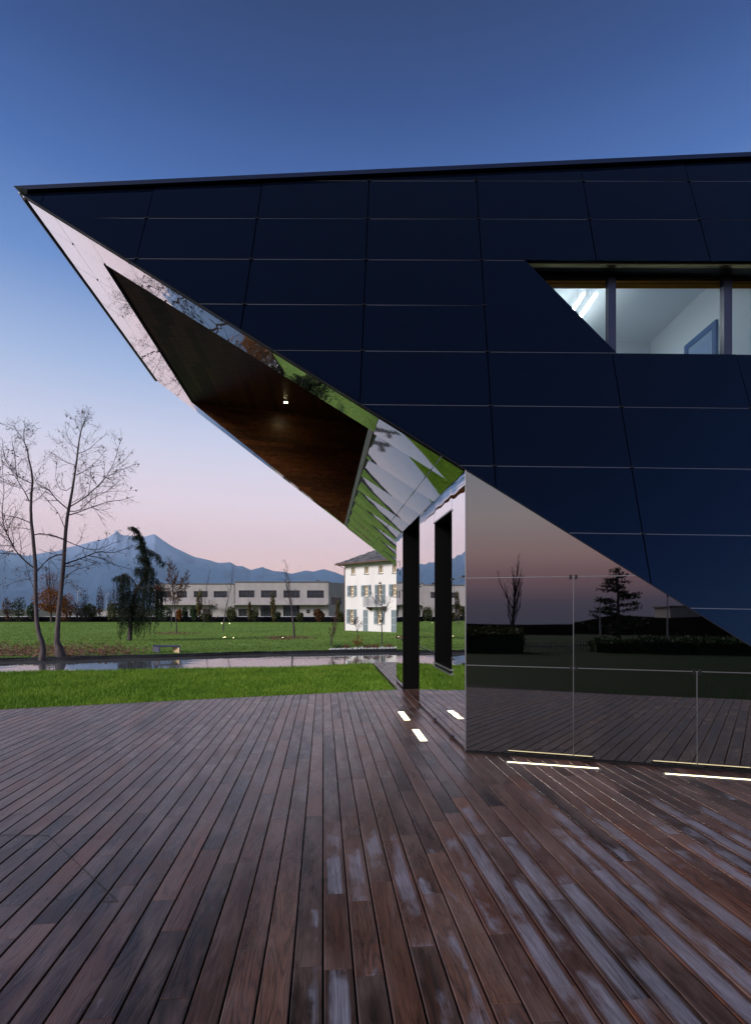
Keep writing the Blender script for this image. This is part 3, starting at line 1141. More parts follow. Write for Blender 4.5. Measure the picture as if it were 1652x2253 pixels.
# ---- rear body (closes the volume)
KI3 = s3(*KINK); FA3 = s3(PMIN, KINK[1] + slope_far * (PMIN - KINK[0]))
RR = V(TR3.x + 1, 17.0, TR3.z - 0.2)
mb = MB()
mb.f.append((0, 1, 2, 3)); mb.v += [TIP + V(.12, .06, .02), KI3 + V(.05, 0, .08), RR, TR3 + V(0, .2, -.03)]
obj('roof', mb, M['cap'], BLD)
mb = MB()
mb.v += [KI3 + V(.02, .02, .05), FA3 + V(0, .02, .0), V(RR.x, RR.y, 0), RR]
mb.f.append((0, 1, 2, 3))
wend = w3(QE, 0)
mb.v += [V(wend.x, wend.y, 0), V(wend.x, wend.y, HT - .03), V(wend.x + 2.0, wend.y + .25, HT - 1.2), V(wend.x + 2.0, wend.y + .25, 0)]
mb.f.append((4, 5, 6, 7))
mb.v += [V(wend.x + 2.0, wend.y + .25, 0), V(wend.x + 2.0, wend.y + .25, 3.0), V(RR.x, RR.y, 3), V(RR.x, RR.y, 0)]
mb.f.append((8, 9, 10, 11))
mb.v += [TR3 + V(0, .2, 0), RR, V(RR.x, RR.y, 0), BRp + V(.1, .1, 0)]
mb.f.append((12, 13, 14, 15))
obj('rear_wall', mb, M['navy'], BLD)

# ---- strip window in the facade and the lit room behind it
T0, T1 = f3(WTL[0], wtop - .004, -.02), f3(WR, wtop - .004, -.02)
B0, B1 = f3(WBL[0], wbot + .004, -.02), f3(WR, wbot + .004, -.02)
GY = T0.y + 0.26
win = MB()
zt = T0.z
win.quad(T0, T1, V(T1.x, GY + .1, T1.z), V(T0.x, GY + .1, T0.z))
window = obj('window_head', win, M['black'], BLD)
mb = MB()
mb.prism([T0 + V(.05, .02, -.006), T1 + V(0, .02, -.006), T1 + V(0, .085, -.008), T0 + V(.05, .085, -.008)], V(0, 0, -.01))
obj('head_trim', mb, mat('brass_trim', (0.30, 0.23, 0.10), 0.25, 0.9), window)
mb = MB()
mb.quad(T0, B0, V(B0.x, GY + .05, B0.z), V(T0.x, GY + .05, T0.z))
mb.quad(B0, B1, V(B1.x, GY + .05, B1.z - .05), V(B0.x, GY + .05, B0.z - .05))
obj('window_reveal', mb, M['navy_frame'], window)


def xat(u, D): return (u - UC) / F * D


ztop = EYE + (VH - 614) / F * GY
xr = xat(1990, GY)
mb = MB(); mb.bbox((T0.x - .1, GY - .03, ztop), (xr, GY + .03, T0.z + .02))
obj('head_frame', mb, M['black'], window)
for u0, u1 in ((1335, 1352), (1588, 1606), (1842, 1860), (1985, 2003)):
    mb = MB(); mb.bbox((xat(u0, GY), GY - .045, 4.5), (xat(u1, GY), GY + .045, ztop - .002))
    obj('mullion', mb, M['navy_frame'], window)
ux = [1130, 1335, 1352, 1588, 1606, 1842]
for u0, u1 in ((1130, 1335), (1352, 1588), (1606, 1842), (1860, 1985)):
    mb = MB(); mb.quad(V(xat(u0, GY), GY, 4.5), V(xat(u1, GY), GY, 4.5), V(xat(u1, GY), GY, ztop - .003), V(xat(u0, GY), GY, ztop - .003))
    obj('window_pane', mb, M['pane'], window)
RC = 6.9
mb = MB()
x0, x1, yb, fl = 1.4, 5.40, 10.27, 3.9
x2 = 8.4
mb.quad(V(x0, GY + .05, RC), V(x2, GY + .05, RC), V(x2, yb, RC), V(x0, yb, RC))
mb.quad(V(x0, yb, fl), V(x2, yb, fl), V(x2, yb, RC), V(x0, yb, RC))
mb.quad(V(x2, GY + .05, fl), V(x2, yb, fl), V(x2, yb, RC), V(x2, GY + .05, RC))
mb.quad(V(x0, GY + .05, fl), V(x0, yb, fl), V(x0, yb, RC), V(x0, GY + .05, RC))
mb.quad(V(x0, GY + .05, fl), V(x2, GY + .05, fl), V(x2, yb, fl), V(x0, yb, fl))
room = obj('room', mb, M['white_room'], BLD)
mb = MB(); mb.bbox((x1, GY + .09, fl + .01), (x1 + .1, yb - .01, RC - .004)); obj('partition', mb, M['white_room'], room)
zb = EYE + (VH - 634) / F * (GY + .07)
mb = MB(); mb.bbox((x0, GY + .065, zb), (xr, GY + .075, zb + .20))
obj('roller_blind', mb, M['tan'], room)
mb = MB(); mb.bbox((x0, GY + .050, zb + .055), (xr, GY + .060, zb + .068))
obj('blind_bar', mb, mat('brown_bar', (.1, .05, .015), .6), room)

LZ = RC - .20
for lx, w_, lab in ((3.32, .034, 'glowing ceiling tube in the lit room, the one touching the slanted window edge'), (3.52, .040, 'glowing ceiling tube in the lit room, the one further from the slanted edge')):
    t = thing('ceiling_lamp', (lx, 9.0, LZ), lab, 'lamp', 'ceiling tubes in the lit room')
    mb = MB(); mb.bbox((lx - w_ / 2, 8.33, LZ + .001), (lx + w_ / 2, 9.67, LZ + .012)); obj('housing', mb, M['tubebody'], t)
    mb = MB(); mb.bbox((lx - w_ / 2, 8.34, LZ - .034), (lx + w_ / 2, 9.66, LZ)); obj('tube', mb, M['tube'], t)
    for y_ in (8.6, 9.4):
        mb = MB(); mb.tube([V(lx, y_, LZ + .01), V(lx, y_, RC)], [.003, .003], 4); obj('wire', mb, M['tubebody'], t)
pf = thing('picture', (x1 - .02, 8.66, 5.4), 'blue framed picture hung on the wall of the lit room', 'picture')
mb = MB()
for a, b in (((8.24, 6.13), (9.08, 6.22)), ((8.24, 5.3), (9.08, 5.39)), ((8.24, 5.39), (8.33, 6.13)), ((8.99, 5.39), (9.08, 6.13))):
    mb.bbox((x1 - .04, a[0], a[1]), (x1 - .003, b[0], b[1]))
obj('frame', mb, M['picframe'], pf)
mb = MB(); mb.bbox((x1 - .02, 8.33, 5.39), (x1 - .004, 8.99, 6.13)); obj('mount', mb, M['picmount'], pf)
mb = MB(); mb.bbox((x1 - .024, 8.44, 5.5), (x1 - .0205, 8.88, 6.02)); obj('print', mb, M['picprint'], pf)

# ------------------------------------------------------------------ the deck
m_, nt_, p_ = new_mat('weathered_deck_board')
N, L = nt_.nodes, nt_.links


def node(t, **kw):
    n = N.new(t)
    for k_, v_ in kw.items():
        setattr(n, k_, v_)
    return n


def math_(op, a=None, b=None, c=None, clamp=False):
    n = node('ShaderNodeMath', operation=op, use_clamp=clamp)
    for i, x in enumerate((a, b, c)):
        if x is None: continue
        if isinstance(x, (int, float)): n.inputs[i].default_value = x
        else: L.new(x, n.inputs[i])
    return n.outputs[0]


def mixc(fac, a, b, mode='MIX'):
    n = node('ShaderNodeMix', data_type='RGBA', blend_type=mode)
    for sock, x in (('Factor', fac), ('A', a), ('B', b)):
        if isinstance(x, (int, float)): n.inputs[sock].default_value = x
        elif isinstance(x, tuple): n.inputs[sock].default_value = (*x, 1)
        else: L.new(x, n.inputs[sock])
    return n.outputs['Result']


uvn = node('ShaderNodeUVMap', uv_map='UVMap')
att = node('ShaderNodeAttribute', attribute_name='rnd')
rnd = att.outputs['Fac']
sep = node('ShaderNodeSeparateXYZ'); L.new(uvn.outputs[0], sep.inputs[0])
ux_, uy_ = sep.outputs['X'], sep.outputs['Y']      # across (m, centred), along (m)
r2 = math_('FRACT', math_('MULTIPLY', rnd, 57.31))
r3 = math_('FRACT', math_('MULTIPLY', rnd, 131.7))
r4 = math_('FRACT', math_('MULTIPLY', rnd, 311.3))
cmb = node('ShaderNodeCombineXYZ')
L.new(ux_, cmb.inputs[0]); L.new(uy_, cmb.inputs[1]); L.new(math_('MULTIPLY', rnd, 90.0), cmb.inputs[2])


def nz(scale_vec, scale=1.0, detail=3.0, rough=0.5, dist=0.0):
    mp = node('ShaderNodeMapping'); mp.inputs['Scale'].default_value = scale_vec
    L.new(cmb.outputs[0], mp.inputs[0])
    n = node('ShaderNodeTexNoise'); n.inputs['Scale'].default_value = scale; n.inputs['Detail'].default_value = detail; n.inputs['Roughness'].default_value = rough; n.inputs['Distortion'].default_value = dist
    L.new(mp.outputs[0], n.inputs['Vector'])
    return n.outputs['Fac']


# cathedral grain: rings of a smooth field stretched along the board
field = nz((9.0, 1.05, 1), 1.0, 1.2, 0.4)
rings = math_('SINE', math_('MULTIPLY', math_('ADD', field, math_('MULTIPLY', ux_, 0.9)), math_('MULTIPLY_ADD', r2, 95.0, 45.0)))
rings = math_('MULTIPLY_ADD', rings, 0.5, 0.5)
ringp = math_('POWER', rings, 3.0)
fine = nz((260, 5, 1), 1.0, 3.0, 0.6)
blotch = nz((7, 2.2, 1), 1.0, 4.0, 0.6)
ramp = node('ShaderNodeValToRGB')
e = ramp.color_ramp.elements
e[0].position = 0.0; e[0].color = (0.040, 0.016, 0.011, 1)
e[1].position = 1.0; e[1].color = (0.038, 0.021, 0.018, 1)
for pos, c in ((0.16, (0.070, 0.029, 0.020)), (0.32, (0.046, 0.022, 0.017)), (0.48, (0.088, 0.034, 0.020)), (0.62, (0.028, 0.015, 0.013)), (0.74, (0.072, 0.036, 0.026)), (0.86, (0.062, 0.023, 0.014))):
    k_ = e.new(pos); k_.color = (*c, 1)
L.new(rnd, ramp.inputs['Fac'])
base = ramp.outputs['Color']
ringamt = math_('MULTIPLY', math_('MULTIPLY', ringp, math_('GREATER_THAN', r3, 0.45)), 0.72)
ringamt2 = math_('MULTIPLY', math_('MULTIPLY', ringp, math_('LESS_THAN', r3, 0.45)), 0.22)
base = mixc(math_('ADD', ringamt, ringamt2), base, (0.016, 0.009, 0.009))
lo_f = node('ShaderNodeMapRange'); lo_f.inputs['From Min'].default_value = .3; lo_f.inputs['From Max'].default_value = .7; lo_f.inputs['To Min'].default_value = 0.36; lo_f.inputs['To Max'].default_value = 1.6
L.new(fine, lo_f.inputs['Value'])
bl_f = node('ShaderNodeMapRange'); bl_f.inputs['From Min'].default_value = .25; bl_f.inputs['From Max'].default_value = .75; bl_f.inputs['To Min'].default_value = 0.55; bl_f.inputs['To Max'].default_value = 1.4
L.new(blotch, bl_f.inputs['Value'])
vm = node('ShaderNodeVectorMath', operation='SCALE'); L.new(base, vm.inputs[0]); L.new(math_('MULTIPLY', math_('MULTIPLY', lo_f.outputs[0], bl_f.outputs[0]), math_('MULTIPLY_ADD', r2, 0.95, 0.28)), vm.inputs['Scale'])
base = vm.outputs[0]
# grey weathering film on some boards
grey = nz((5, 1.3, 1), 1.0, 4.0, 0.65)
gm = node('ShaderNodeMapRange'); gm.inputs['From Min'].default_value = .44; gm.inputs['From Max'].default_value = .66; gm.inputs['To Max'].default_value = 0.5
L.new(grey, gm.inputs['Value'])
base = mixc(gm.outputs[0], base, (0.128, 0.086, 0.080))
# whitened wear near the open end of the deck
geo = node('ShaderNodeNewGeometry'); sp2 = node('ShaderNodeSeparateXYZ'); L.new(geo.outputs['Position'], sp2.inputs[0])
reg1 = node('ShaderNodeMapRange', interpolation_type='SMOOTHSTEP'); reg1.inputs['From Min'].default_value = 4.75; reg1.inputs['From Max'].default_value = 3.3
L.new(math_('MULTIPLY_ADD', sp2.outputs['X'], -0.12, sp2.outputs['Y']), reg1.inputs['Value'])
reg2 = node('ShaderNodeMapRange', interpolation_type='SMOOTHSTEP'); reg2.inputs['From Min'].default_value = -0.75; reg2.inputs['From Max'].default_value = 0.25
L.new(sp2.outputs['X'], reg2.inputs['Value'])
wear_n = nz((5, 2.3, 1), 1.0, 5.0, 0.6)
reg = math_('MULTIPLY', reg1.outputs[0], reg2.outputs[0])
thr = math_('SUBTRACT', 0.80, math_('MULTIPLY', reg, 0.34))
thr = math_('ADD', thr, math_('MULTIPLY_ADD', r4, 0.34, -0.19))
wm = math_('MULTIPLY', math_('SUBTRACT', wear_n, thr), 9.0, clamp=True)
edge = node('ShaderNodeMapRange', interpolation_type='SMOOTHSTEP'); edge.inputs['From Min'].default_value = 0.054; edge.inputs['From Max'].default_value = 0.032
L.new(math_('ABSOLUTE', math_('ADD', ux_, math_('MULTIPLY_ADD', blotch, 0.03, -0.015))), edge.inputs['Value'])
wfine = node('ShaderNodeMapRange'); wfine.inputs['From Min'].default_value = .35; wfine.inputs['From Max'].default_value = .6; wfine.inputs['To Min'].default_value = 0.35; wfine.inputs['To Max'].default_value = 1.0
L.new(fine, wfine.inputs['Value'])
wmask = math_('MULTIPLY', math_('MULTIPLY', wm, edge.outputs[0]), math_('MULTIPLY', wfine.outputs[0], math_('MULTIPLY_ADD', blotch, 1.0, 0.12)))
base = mixc(wmask, base, (0.165, 0.175, 0.240))
L.new(base, p_.inputs['Base Color'])
rr = math_('MULTIPLY_ADD', fine, 0.22, 0.20)
rr = math_('ADD', rr, math_('MULTIPLY', wmask, 0.4))
rr = math_('ADD', rr, math_('MULTIPLY', math_('SUBTRACT', blotch, 0.5), 0.35))
L.new(rr, p_.inputs['Roughness'])
p_.inputs['Specular IOR Level'].default_value = 0.5
bm_ = node('ShaderNodeBump'); bm_.inputs['Distance'].default_value = 0.0012; bm_.inputs['Strength'].default_value = 0.7
L.new(math_('ADD', fine, math_('MULTIPLY', ringp, -0.5)), bm_.inputs['Height'])
L.new(bm_.outputs['Normal'], p_.inputs['Normal'])
M['board'] = m_

PITCH, GAP, TH = 0.1385, 0.0085, 0.026
E1a, E1d = V(-1.17, 0.12, 0), V(0.974, -0.225, 0)
GA, GB = ground(0, 1562), ground(872, 1518)


def line_q(c, a, d):
    """q on line a+s*d for across coordinate c"""
    ca, cd = CX.dot(a), CX.dot(d)
    s = (c - ca) / cd
    return B.dot(a + d * s)


cedge = CX.dot(GB)
c0w = CX.dot(W0)
boards = []
rbd = random.Random(21)
k0, k1 = int(math.floor(-10.5 / PITCH)), int(math.ceil(5.9 / PITCH))
for k in range(k0, k1):
    ca, cb = k * PITCH + GAP / 2, (k + 1) * PITCH - GAP / 2
    cm = (ca + cb) / 2
    lo = (line_q(ca, E1a, E1d), line_q(cb, E1a, E1d))
    if cm > c0w + .02:
        hi = (line_q(ca, W0, FWD) + .02, line_q(cb, W0, FWD) + .02)
    elif cm > cedge:
        hi = (16.1, 16.1)
    else:
        hi = (line_q(ca, GA, GB - GA), line_q(cb, GA, GB - GA))
    q = max(lo) - rbd.uniform(0.2, 1.6)
    ends = []
    while True:
        q += rbd.choice((0.55, 0.7, 0.85, 1.0, 1.15, 1.3, 1.5, 1.8, 2.1)) * rbd.uniform(.9, 1.1)
        if q > min(hi) - 0.25: break
        if q > max(lo) + 0.25: ends.append(q)
    segs = [lo] + [(e_, e_) for e_ in ends] + [hi]
    if c0w - .02 < ca < c0w + 1.38:
        q_a, q_b = B.dot(W0) + QD0 - .03, B.dot(W0) + QD1
        q_m = q_a + rbd.uniform(.5, 1.3)
        boards.append((ca, cb, q_a, q_a, q_m, q_m)); boards.append((ca, cb, q_m + .002, q_m + .002, q_b, q_b))
    if c0w + .02 < cm < c0w + 2.2:
        qe = B.dot(W0) + QE + .25
        boards.append((ca, cb, qe, qe, 13.4 + .6 * (k % 2), 13.4 + .6 * (k % 2)))
        boards.append((ca, cb, 13.4 + .6 * (k % 2), 13.4 + .6 * (k % 2), 16.1, 16.1))
    for s0, s1 in zip(segs, segs[1:]):
        g0 = 0.0 if s0 is lo else 0.0012
        g1 = 0.0 if s1 is hi else 0.0012
        boards.append((ca, cb, s0[0] + g0, s0[1] + g0, s1[0] - g1, s1[1] - g1))


def bpos(c, q, z):
    P = CX * c + B * q
    return V(P.x, P.y, z)


def board_geo(mb, uv, rnds, bd, dz):
    ca, cb, a0, b0, a1, b1 = bd
    ch, cz = 0.004, 0.003
    i = len(mb.v)
    top = [(ca + ch, a0 + .001), (cb - ch, b0 + .001), (cb - ch, b1 - .001), (ca + ch, a1 - .001)]
    rim = [(ca, a0), (cb, b0), (cb, b1), (ca, a1)]
    mb.v += [bpos(c, q, dz) for c, q in top] + [bpos(c, q, dz - cz) for c, q in rim] + [bpos(c, q, dz - TH) for c, q in rim]
    mb.f.append((i, i + 1, i + 2, i + 3))
    for k in range(4):
        m = (k + 1) % 4
        mb.f.append((i + 4 + k, i + 4 + m, i + m, i + k))
        mb.f.append((i + 8 + k, i + 8 + m, i + 4 + m, i + 4 + k))
    cm = (ca + cb) / 2
    uu = [(c - cm, q) for c, q in top] + [(c - cm, q) for c, q in rim] * 2
    uv += uu
    r = rbd.random()
    rnds += [r] * 12


def finish_board(name, mb, uv, rnds, parent):
    o = obj(name, mb, M['board'], parent)
    me = o.data
    ul = me.uv_layers.new(name='UVMap')
    idx = np.zeros(len(me.loops), dtype=np.int32)
    me.loops.foreach_get('vertex_index', idx)
    uva = np.array(uv, dtype=np.float32)[idx]
    ul.data.foreach_set('uv', uva.ravel())
    at_ = me.attributes.new('rnd', 'FLOAT', 'POINT')
    at_.data.foreach_set('value', np.array(rnds, dtype=np.float32))
    return o


def scr_area(bd):
    ca, cb, a0, b0, a1, b1 = bd
    pts = []
    for c, q in ((ca, a0), (cb, b0), (cb, b1), (ca, a1)):
        P = bpos(c, max(q, 1.2), 0)
        y = max(P.y, 1.2)
        u = UC + F * P.x / y; v = VH + F * EYE / y
        pts.append((u, v))
    p = clip_poly(pts, [(0, 0), (1652, 0), (1652, 2253), (0, 2253)])
    return abs(area2(p)) if len(p) > 2 else 0.0


mb = MB()
mb.v += [V(-11, 0, -.05), V(-11, 2.4, -.05), V(5.9, -1.5, -.05), V(5.9, 4.9, -.05)]
mb.f.append((0, 2, 3, 1))
pq = [bpos(cedge, line_q(cedge, GA, GB - GA), -.05), bpos(c0w + 2.0, 8.2, -.05), bpos(c0w + 2.0, 16.2, -.05), bpos(cedge, 16.2, -.05)]
pl2 = [V(-11, 2.4, -.05), V(5.9, 4.9, -.05), V(GB.x + 1.5, GB.y + .3, -.05), V(GB.x, GB.y, -.05), V(GA.x, GA.y, -.05), V(GA.x - 5.0, GA.y - 1.6, -.05)]
mb.v += pl2
mb.f.append(tuple(range(4, 10)))
mb.v += pq
mb.f.append((10, 11, 12, 13))
deck = tag(obj('deck', mb, M['backing']), kind='structure')
boards.sort(key=scr_area, reverse=True)
rz_ = random.Random(77)
for bd in boards[:300]:
    mb, uv, rn = MB(), [], []
    board_geo(mb, uv, rn, bd, rz_.uniform(-.0015, 0.0))
    finish_board('board', mb, uv, rn, deck)
mb, uv, rn = MB(), [], []
for bd in boards[300:]:
    board_geo(mb, uv, rn, bd, rz_.uniform(-.0015, 0.0))
tag(finish_board('rest_of_boards', mb, uv, rn, deck), kind='stuff')
# edge board along the grass
mb = MB()
gd = (GB - GA).normalized(); gn = V(-gd.y, gd.x, 0)
mb.box((GA + GB) / 2 + gn * .016 - V(0, 0, .03) - gd * 2.4, (GB - GA).length + 4.9, .022, .06, gd, gn, up)
obj('edge_board', mb, M['board'], deck)
# access hatch seams and screws
M['seam'] = mat('dark_seam', (0.006, 0.005, 0.005), 0.8)


def seam(p, q, w=0.0026):
    a, b = ground(*p), ground(*q)
    d = (b - a); l_ = d.length; d.normalize()
    mb = MB(); mb.box((a + b) / 2 + V(0, 0, .0006), l_, w, .0016, d, V(-d.y, d.x, 0), up)
    obj('hatch_seam', mb, M['seam'], deck)


seam((-160, 1838), (105, 1838.5)); seam((105, 1838.5), (259, 1984)); seam((259, 1984), (222, 1984.5))
scr = MB(); scr.tube([V(0, 0, -.001), V(0, 0, .001)], [.0036, .0036], 8)
scr_me = bpy.data.meshes.new('screw'); scr_me.from_pydata([tuple(p) for p in scr.v], [], scr.f); scr_me.materials.append(M['seam'])
for cx_, cy_ in ((575, 500), (625, 540), (690, 600), (800, 705), (850, 752), (975, 878), (1040, 950), (1110, 1015), (475, 405), (380, 385), (280, 380), (180, 385), (95, 385), (480, 1030), (590, 1030), (740, 1035), (180, 990)):
    P = ground(cx_ / 4.13 * .8801, (2000 + cy_ / 4.13) * .8801)
    o = bpy.data.objects.new('screw', scr_me); COL.objects.link(o); o.parent = deck; o.location = P

# lights set into the deck


def deck_light(a, b, w, label, mul):
    a, b = Vector(a), Vector(b)
    a.z = b.z = 0
    d = (b - a); l_ = d.length; d.normalize(); n = V(-d.y, d.x, 0)
    t = thing('deck_light', (a + b) / 2, label, 'light', 'lights set into the deck')
    c = (a + b) / 2
    mb = MB()
    for s_ in (-1, 1):
        mb.box(c + n * (s_ * (w / 2 + .005)) + V(0, 0, .002), l_ + .02, .010, .010, d, n, up)
        mb.box(c + d * (s_ * (l_ / 2 + .012)) + V(0, 0, .002), .024, w, .010, d, n, up)
    obj('frame', mb, M['ledframe'], t)
    mb = MB(); mb.box(c + V(0, 0, .001), l_, w, .006, d, n, up)
    obj('lens', mb, mul, t)


s1a, s1b = ground(1116, 1678), ground(1317, 1692.5)
deck_light(s1a, s1b, 0.042, 'slim glowing deck strip light by the dark mirror wall, nearer the mirrored corner', M['led'])
s2a = ground(1463, 1704)
deck_light(s2a, s2a + (s1b - s1a), 0.042, 'slim glowing deck strip light by the dark mirror wall, further from the mirrored corner', M['led'])
deck_light(ground(881.5, 1567), ground(896, 1586), 0.092, 'short glowing light tile in the deck, the one nearer the grass', M['led'])
deck_light(ground(913.5, 1606), ground(932.5, 1632), 0.092, 'short glowing light tile in the deck, the one nearer the camera', M['led'])

# ------------------------------------------------------------------ near grass
rng = np.random.default_rng(4)


def blades(name, pts, h0, h1, w, mat_, lean=0.5, kind='stuff'):
    n = len(pts)
    ang = rng.uniform(0, 2 * np.pi, n)
    h = rng.uniform(h0, h1, n)
    ww = w * rng.uniform(.7, 1.3, n)
    dx, dy = np.cos(ang), np.sin(ang)
    ln = rng.uniform(0, lean, n) * h
    la = rng.uniform(0, 2 * np.pi, n)
    tip = pts + np.stack([np.cos(la) * ln, np.sin(la) * ln, h], 1)
    mid = pts + np.stack([np.cos(la) * ln * .35, np.sin(la) * ln * .35, h * .6], 1)
    s = np.stack([dx * ww / 2, dy * ww / 2, np.zeros(n)], 1)
    co = np.empty((n, 5, 3), dtype=np.float32)
    co[:, 0] = pts - s; co[:, 1] = pts + s; co[:, 2] = mid + s * .8; co[:, 3] = mid - s * .8; co[:, 4] = tip
    i = np.arange(n)[:, None] * 5
    tr = np.concatenate([i + np.array([[0, 1, 2]]), i + np.array([[0, 2, 3]]), i + np.array([[3, 2, 4]])], 1).reshape(-1, 3)
    return tag(fast_mesh(name, co.reshape(-1, 3), tr, mat_), kind=kind)


NB = 150000
xx = rng.uniform(-14, 0.6, NB * 2)
yy = rng.uniform(6.0, 17.0, NB * 2)
gdv = np.array([gd.x, gd.y]); gnv = np.array([gn.x, gn.y]); gav = np.array([GA.x, GA.y])
side_ = (np.stack([xx, yy], 1) - gav) @ gnv
cc_ = xx * CX.x + yy * CX.y
nb_ = np.interp(xx, [a for a, b in NEARB], [b for a, b in NEARB])
ok = (side_ > 0.03) & (cc_ < cedge - 0.02) & (yy < nb_ + 0.15) & (xx > -0.9 * yy - 1)
xx, yy = xx[ok][:NB], yy[ok][:NB]
zz = np.array([znear(float(a), float(b)) for a, b in zip(xx, yy)])
hmul = np.array([1 + 0.5 * mnoise.noise(V(float(a) * 1.1, float(b) * 1.1, 7)) for a, b in zip(xx, yy)])
zz -= 0.01
o_ = blades('near_grass', np.stack([xx, yy, zz], 1), 0.055, 0.13, 0.011, M['blade'], 0.8)
NF = 170000
uu = rng.uniform(-0.95, 0.2, NF); dd_ = 23 + 84 * rng.uniform(0, 1, NF) ** 1.7
xx = uu * dd_; yy = dd_
fb_ = np.interp(xx, [a for a, b in FARB], [b for a, b in FARB])
ok = yy > fb_ + 0.05
xx, yy = xx[ok], yy[ok]
zz = np.array([zl(float(a), float(b)) for a, b in zip(xx, yy)])
blades('lawn_grass', np.stack([xx, yy, zz], 1), 0.03, 0.075, 0.03 * yy / 28.0, M['blade_far'], 0.8)


def leaf_litter(name, pts, size, mat_):
    n = len(pts)
    a = rng.uniform(0, 2 * np.pi, n); s = size * rng.uniform(.6, 1.3, n)
    d = np.stack([np.cos(a) * s / 2, np.sin(a) * s / 2, rng.uniform(-.3, .5, n) * s / 2], 1)
    e = np.stack([-np.sin(a) * s / 3, np.cos(a) * s / 3, rng.uniform(-.2, .6, n) * s / 2], 1)
    co = np.stack([pts - d, pts + e, pts + d, pts - e], 1).reshape(-1, 3)
    i = np.arange(n)[:, None] * 4
    tr = np.concatenate([i + np.array([[0, 1, 2]]), i + np.array([[0, 2, 3]])], 1).reshape(-1, 3)
    return tag(fast_mesh(name, co, tr, mat_), kind='stuff')


def litter_pts(u0, u1, v0, v1, n, fall=None):
    out = []
    while len(out) < n:
        u, v = R.uniform(u0, u1), R.uniform(v0, v1)
        w = 1.0 if fall is None else fall(u, v)
        if R.random() < w:
            p = lawn_pt(u, v)
            if p.y > interp(FARB, p.x) + .05:
                p.z += .045
                out.append(tuple(p))
    return out


lp = litter_pts(-40, 345, 1404, 1446, 2600, lambda u, v: math.exp(-((v - 1434) / 13.0) ** 2) * (1.0 if u < 200 else max(0.12, 1 - (u - 200) / 150)))
lp += litter_pts(318, 440, 1390.5, 1397.5, 380, lambda u, v: math.exp(-((u - 382) / 40) ** 2 - ((v - 1393.5) / 2.6) ** 2))
lp += litter_pts(545, 735, 1398, 1411, 620, lambda u, v: math.exp(-((u - 628) / 42) ** 2 - ((v - 1404) / 3.0) ** 2))
leaf_litter('fallen_leaves', np.array(lp), 0.17, M['deadleaf'])

# ------------------------------------------------------------------ plants


def bend_path(p, d, length, n, rng_, wob, up_pull=0.0):
    pts = [Vector(p)]
    d = Vector(d).normalized()
    st = length / n
    for _ in range(n):
        d = (d + V(rng_.gauss(0, wob), rng_.gauss(0, wob), rng_.gauss(0, wob) + up_pull)).normalized()
        pts.append(pts[-1] + d * st)
    return pts


def taper(n, r0, r1):
    return [r0 + (r1 - r0) * (k / (n - 1)) for k in range(n)]


def path_at(pts, t):
    x = t * (len(pts) - 1)
    i = min(int(x), len(pts) - 2)
    f = x - i
    return pts[i].lerp(pts[i + 1], f), (pts[i + 1] - pts[i]).normalized()


def grow(mb, leaves, pts, r0, r1, level, rng_, spec):
    """mb takes the wood of this path and of the twigs on it"""
    n = len(pts)
    mb.tube(pts, taper(n, r0, r1), 6 if r0 > .05 else (4 if r0 > .015 else 3), cap=False)
    L_ = sum((pts[i + 1] - pts[i]).length for i in range(n - 1))
    if level <= 0:
        if leaves is not None:
            for _ in range(spec.get('leaves', 0)):
                if rng_.random() < spec.get('leafp', 1):
                    P, _d = path_at(pts, rng_.uniform(.3, 1))
                    leaves.leaf(P + V(rng_.gauss(0, .05), rng_.gauss(0, .05), rng_.gauss(-.05, .05)), spec['leafsize'] * rng_.uniform(.6, 1.3), rng_)
        return
    k = max(1, int(L_ * spec['density'][level]))
    for i in range(k):
        t = spec.get('start', .2) + (1 - spec.get('start', .2)) * ((i + rng_.random()) / k)
        P, d = path_at(pts, min(t, .99))
        side = d.cross(V(rng_.gauss(0, 1), rng_.gauss(0, 1), rng_.gauss(0, 1))).normalized()
        a = rng_.uniform(*spec['angle'])
        nd = d * math.cos(a) + side * math.sin(a)
        ln = min(L_ * spec['ratio'] * (1.12 - .86 * t) * rng_.uniform(.6, 1.2), spec.get('maxlen', 9))
        rr_ = (r0 + (r1 - r0) * t) * .55
        sub = bend_path(P, nd, ln, 4, rng_, spec['wob'], spec['up'])
        grow(mb, leaves, sub, max(rr_, spec['tip']), spec['tip'], level - 1, rng_, spec)


def tree_from_limbs(name, base, limbs, label, spec, seed, trunk_mat, group=None, leafmat=None):
    rng_ = random.Random(seed)
    t = thing(name, base, label, 'tree', group)
    tr, cr, lv = MB(), MB(), MB()
    for k, (pts, r0, r1, main) in enumerate(limbs):
        if main:
            # densify for a smooth trunk
            tr.tube(pts, taper(len(pts), r0, r1) if not isinstance(r0, list) else r0, 9, cap=False)
        grow(cr, lv, pts[main if main > 1 else 0:] if main else pts, (r0 if not isinstance(r0, list) else r0[0]) * (.001 if main else 1) + .001, r1 * (.001 if main else 1) + .001, spec['levels'], rng_, spec)
    obj('trunk', tr, trunk_mat, t, smooth_=True)
    obj('crown', cr, M['twig'], t)
    if lv.v:
        obj('leaves', lv, leafmat or M['brownleaf'], t)
    return t


def limb_px(pixels, D, rng_, spread, rpow=1.0, sub=3):
    """pixel polyline at depth D with a depth drift -> 3D polyline"""
    drift = rng_.uniform(-spread, spread)
    out = []
    n = len(pixels)
    for i, (u, v) in enumerate(pixels):
        out.append(at(u, v, D + drift * (i / max(1, n - 1)) ** 1.0))
    # smooth subdivision
    for _ in range(1):
        res = [out[0]]
        for a, b in zip(out, out[1:]):
            res += [a.lerp(b, .33), a.lerp(b, .67)]
        res.append(out[-1])
        out = res
    return out


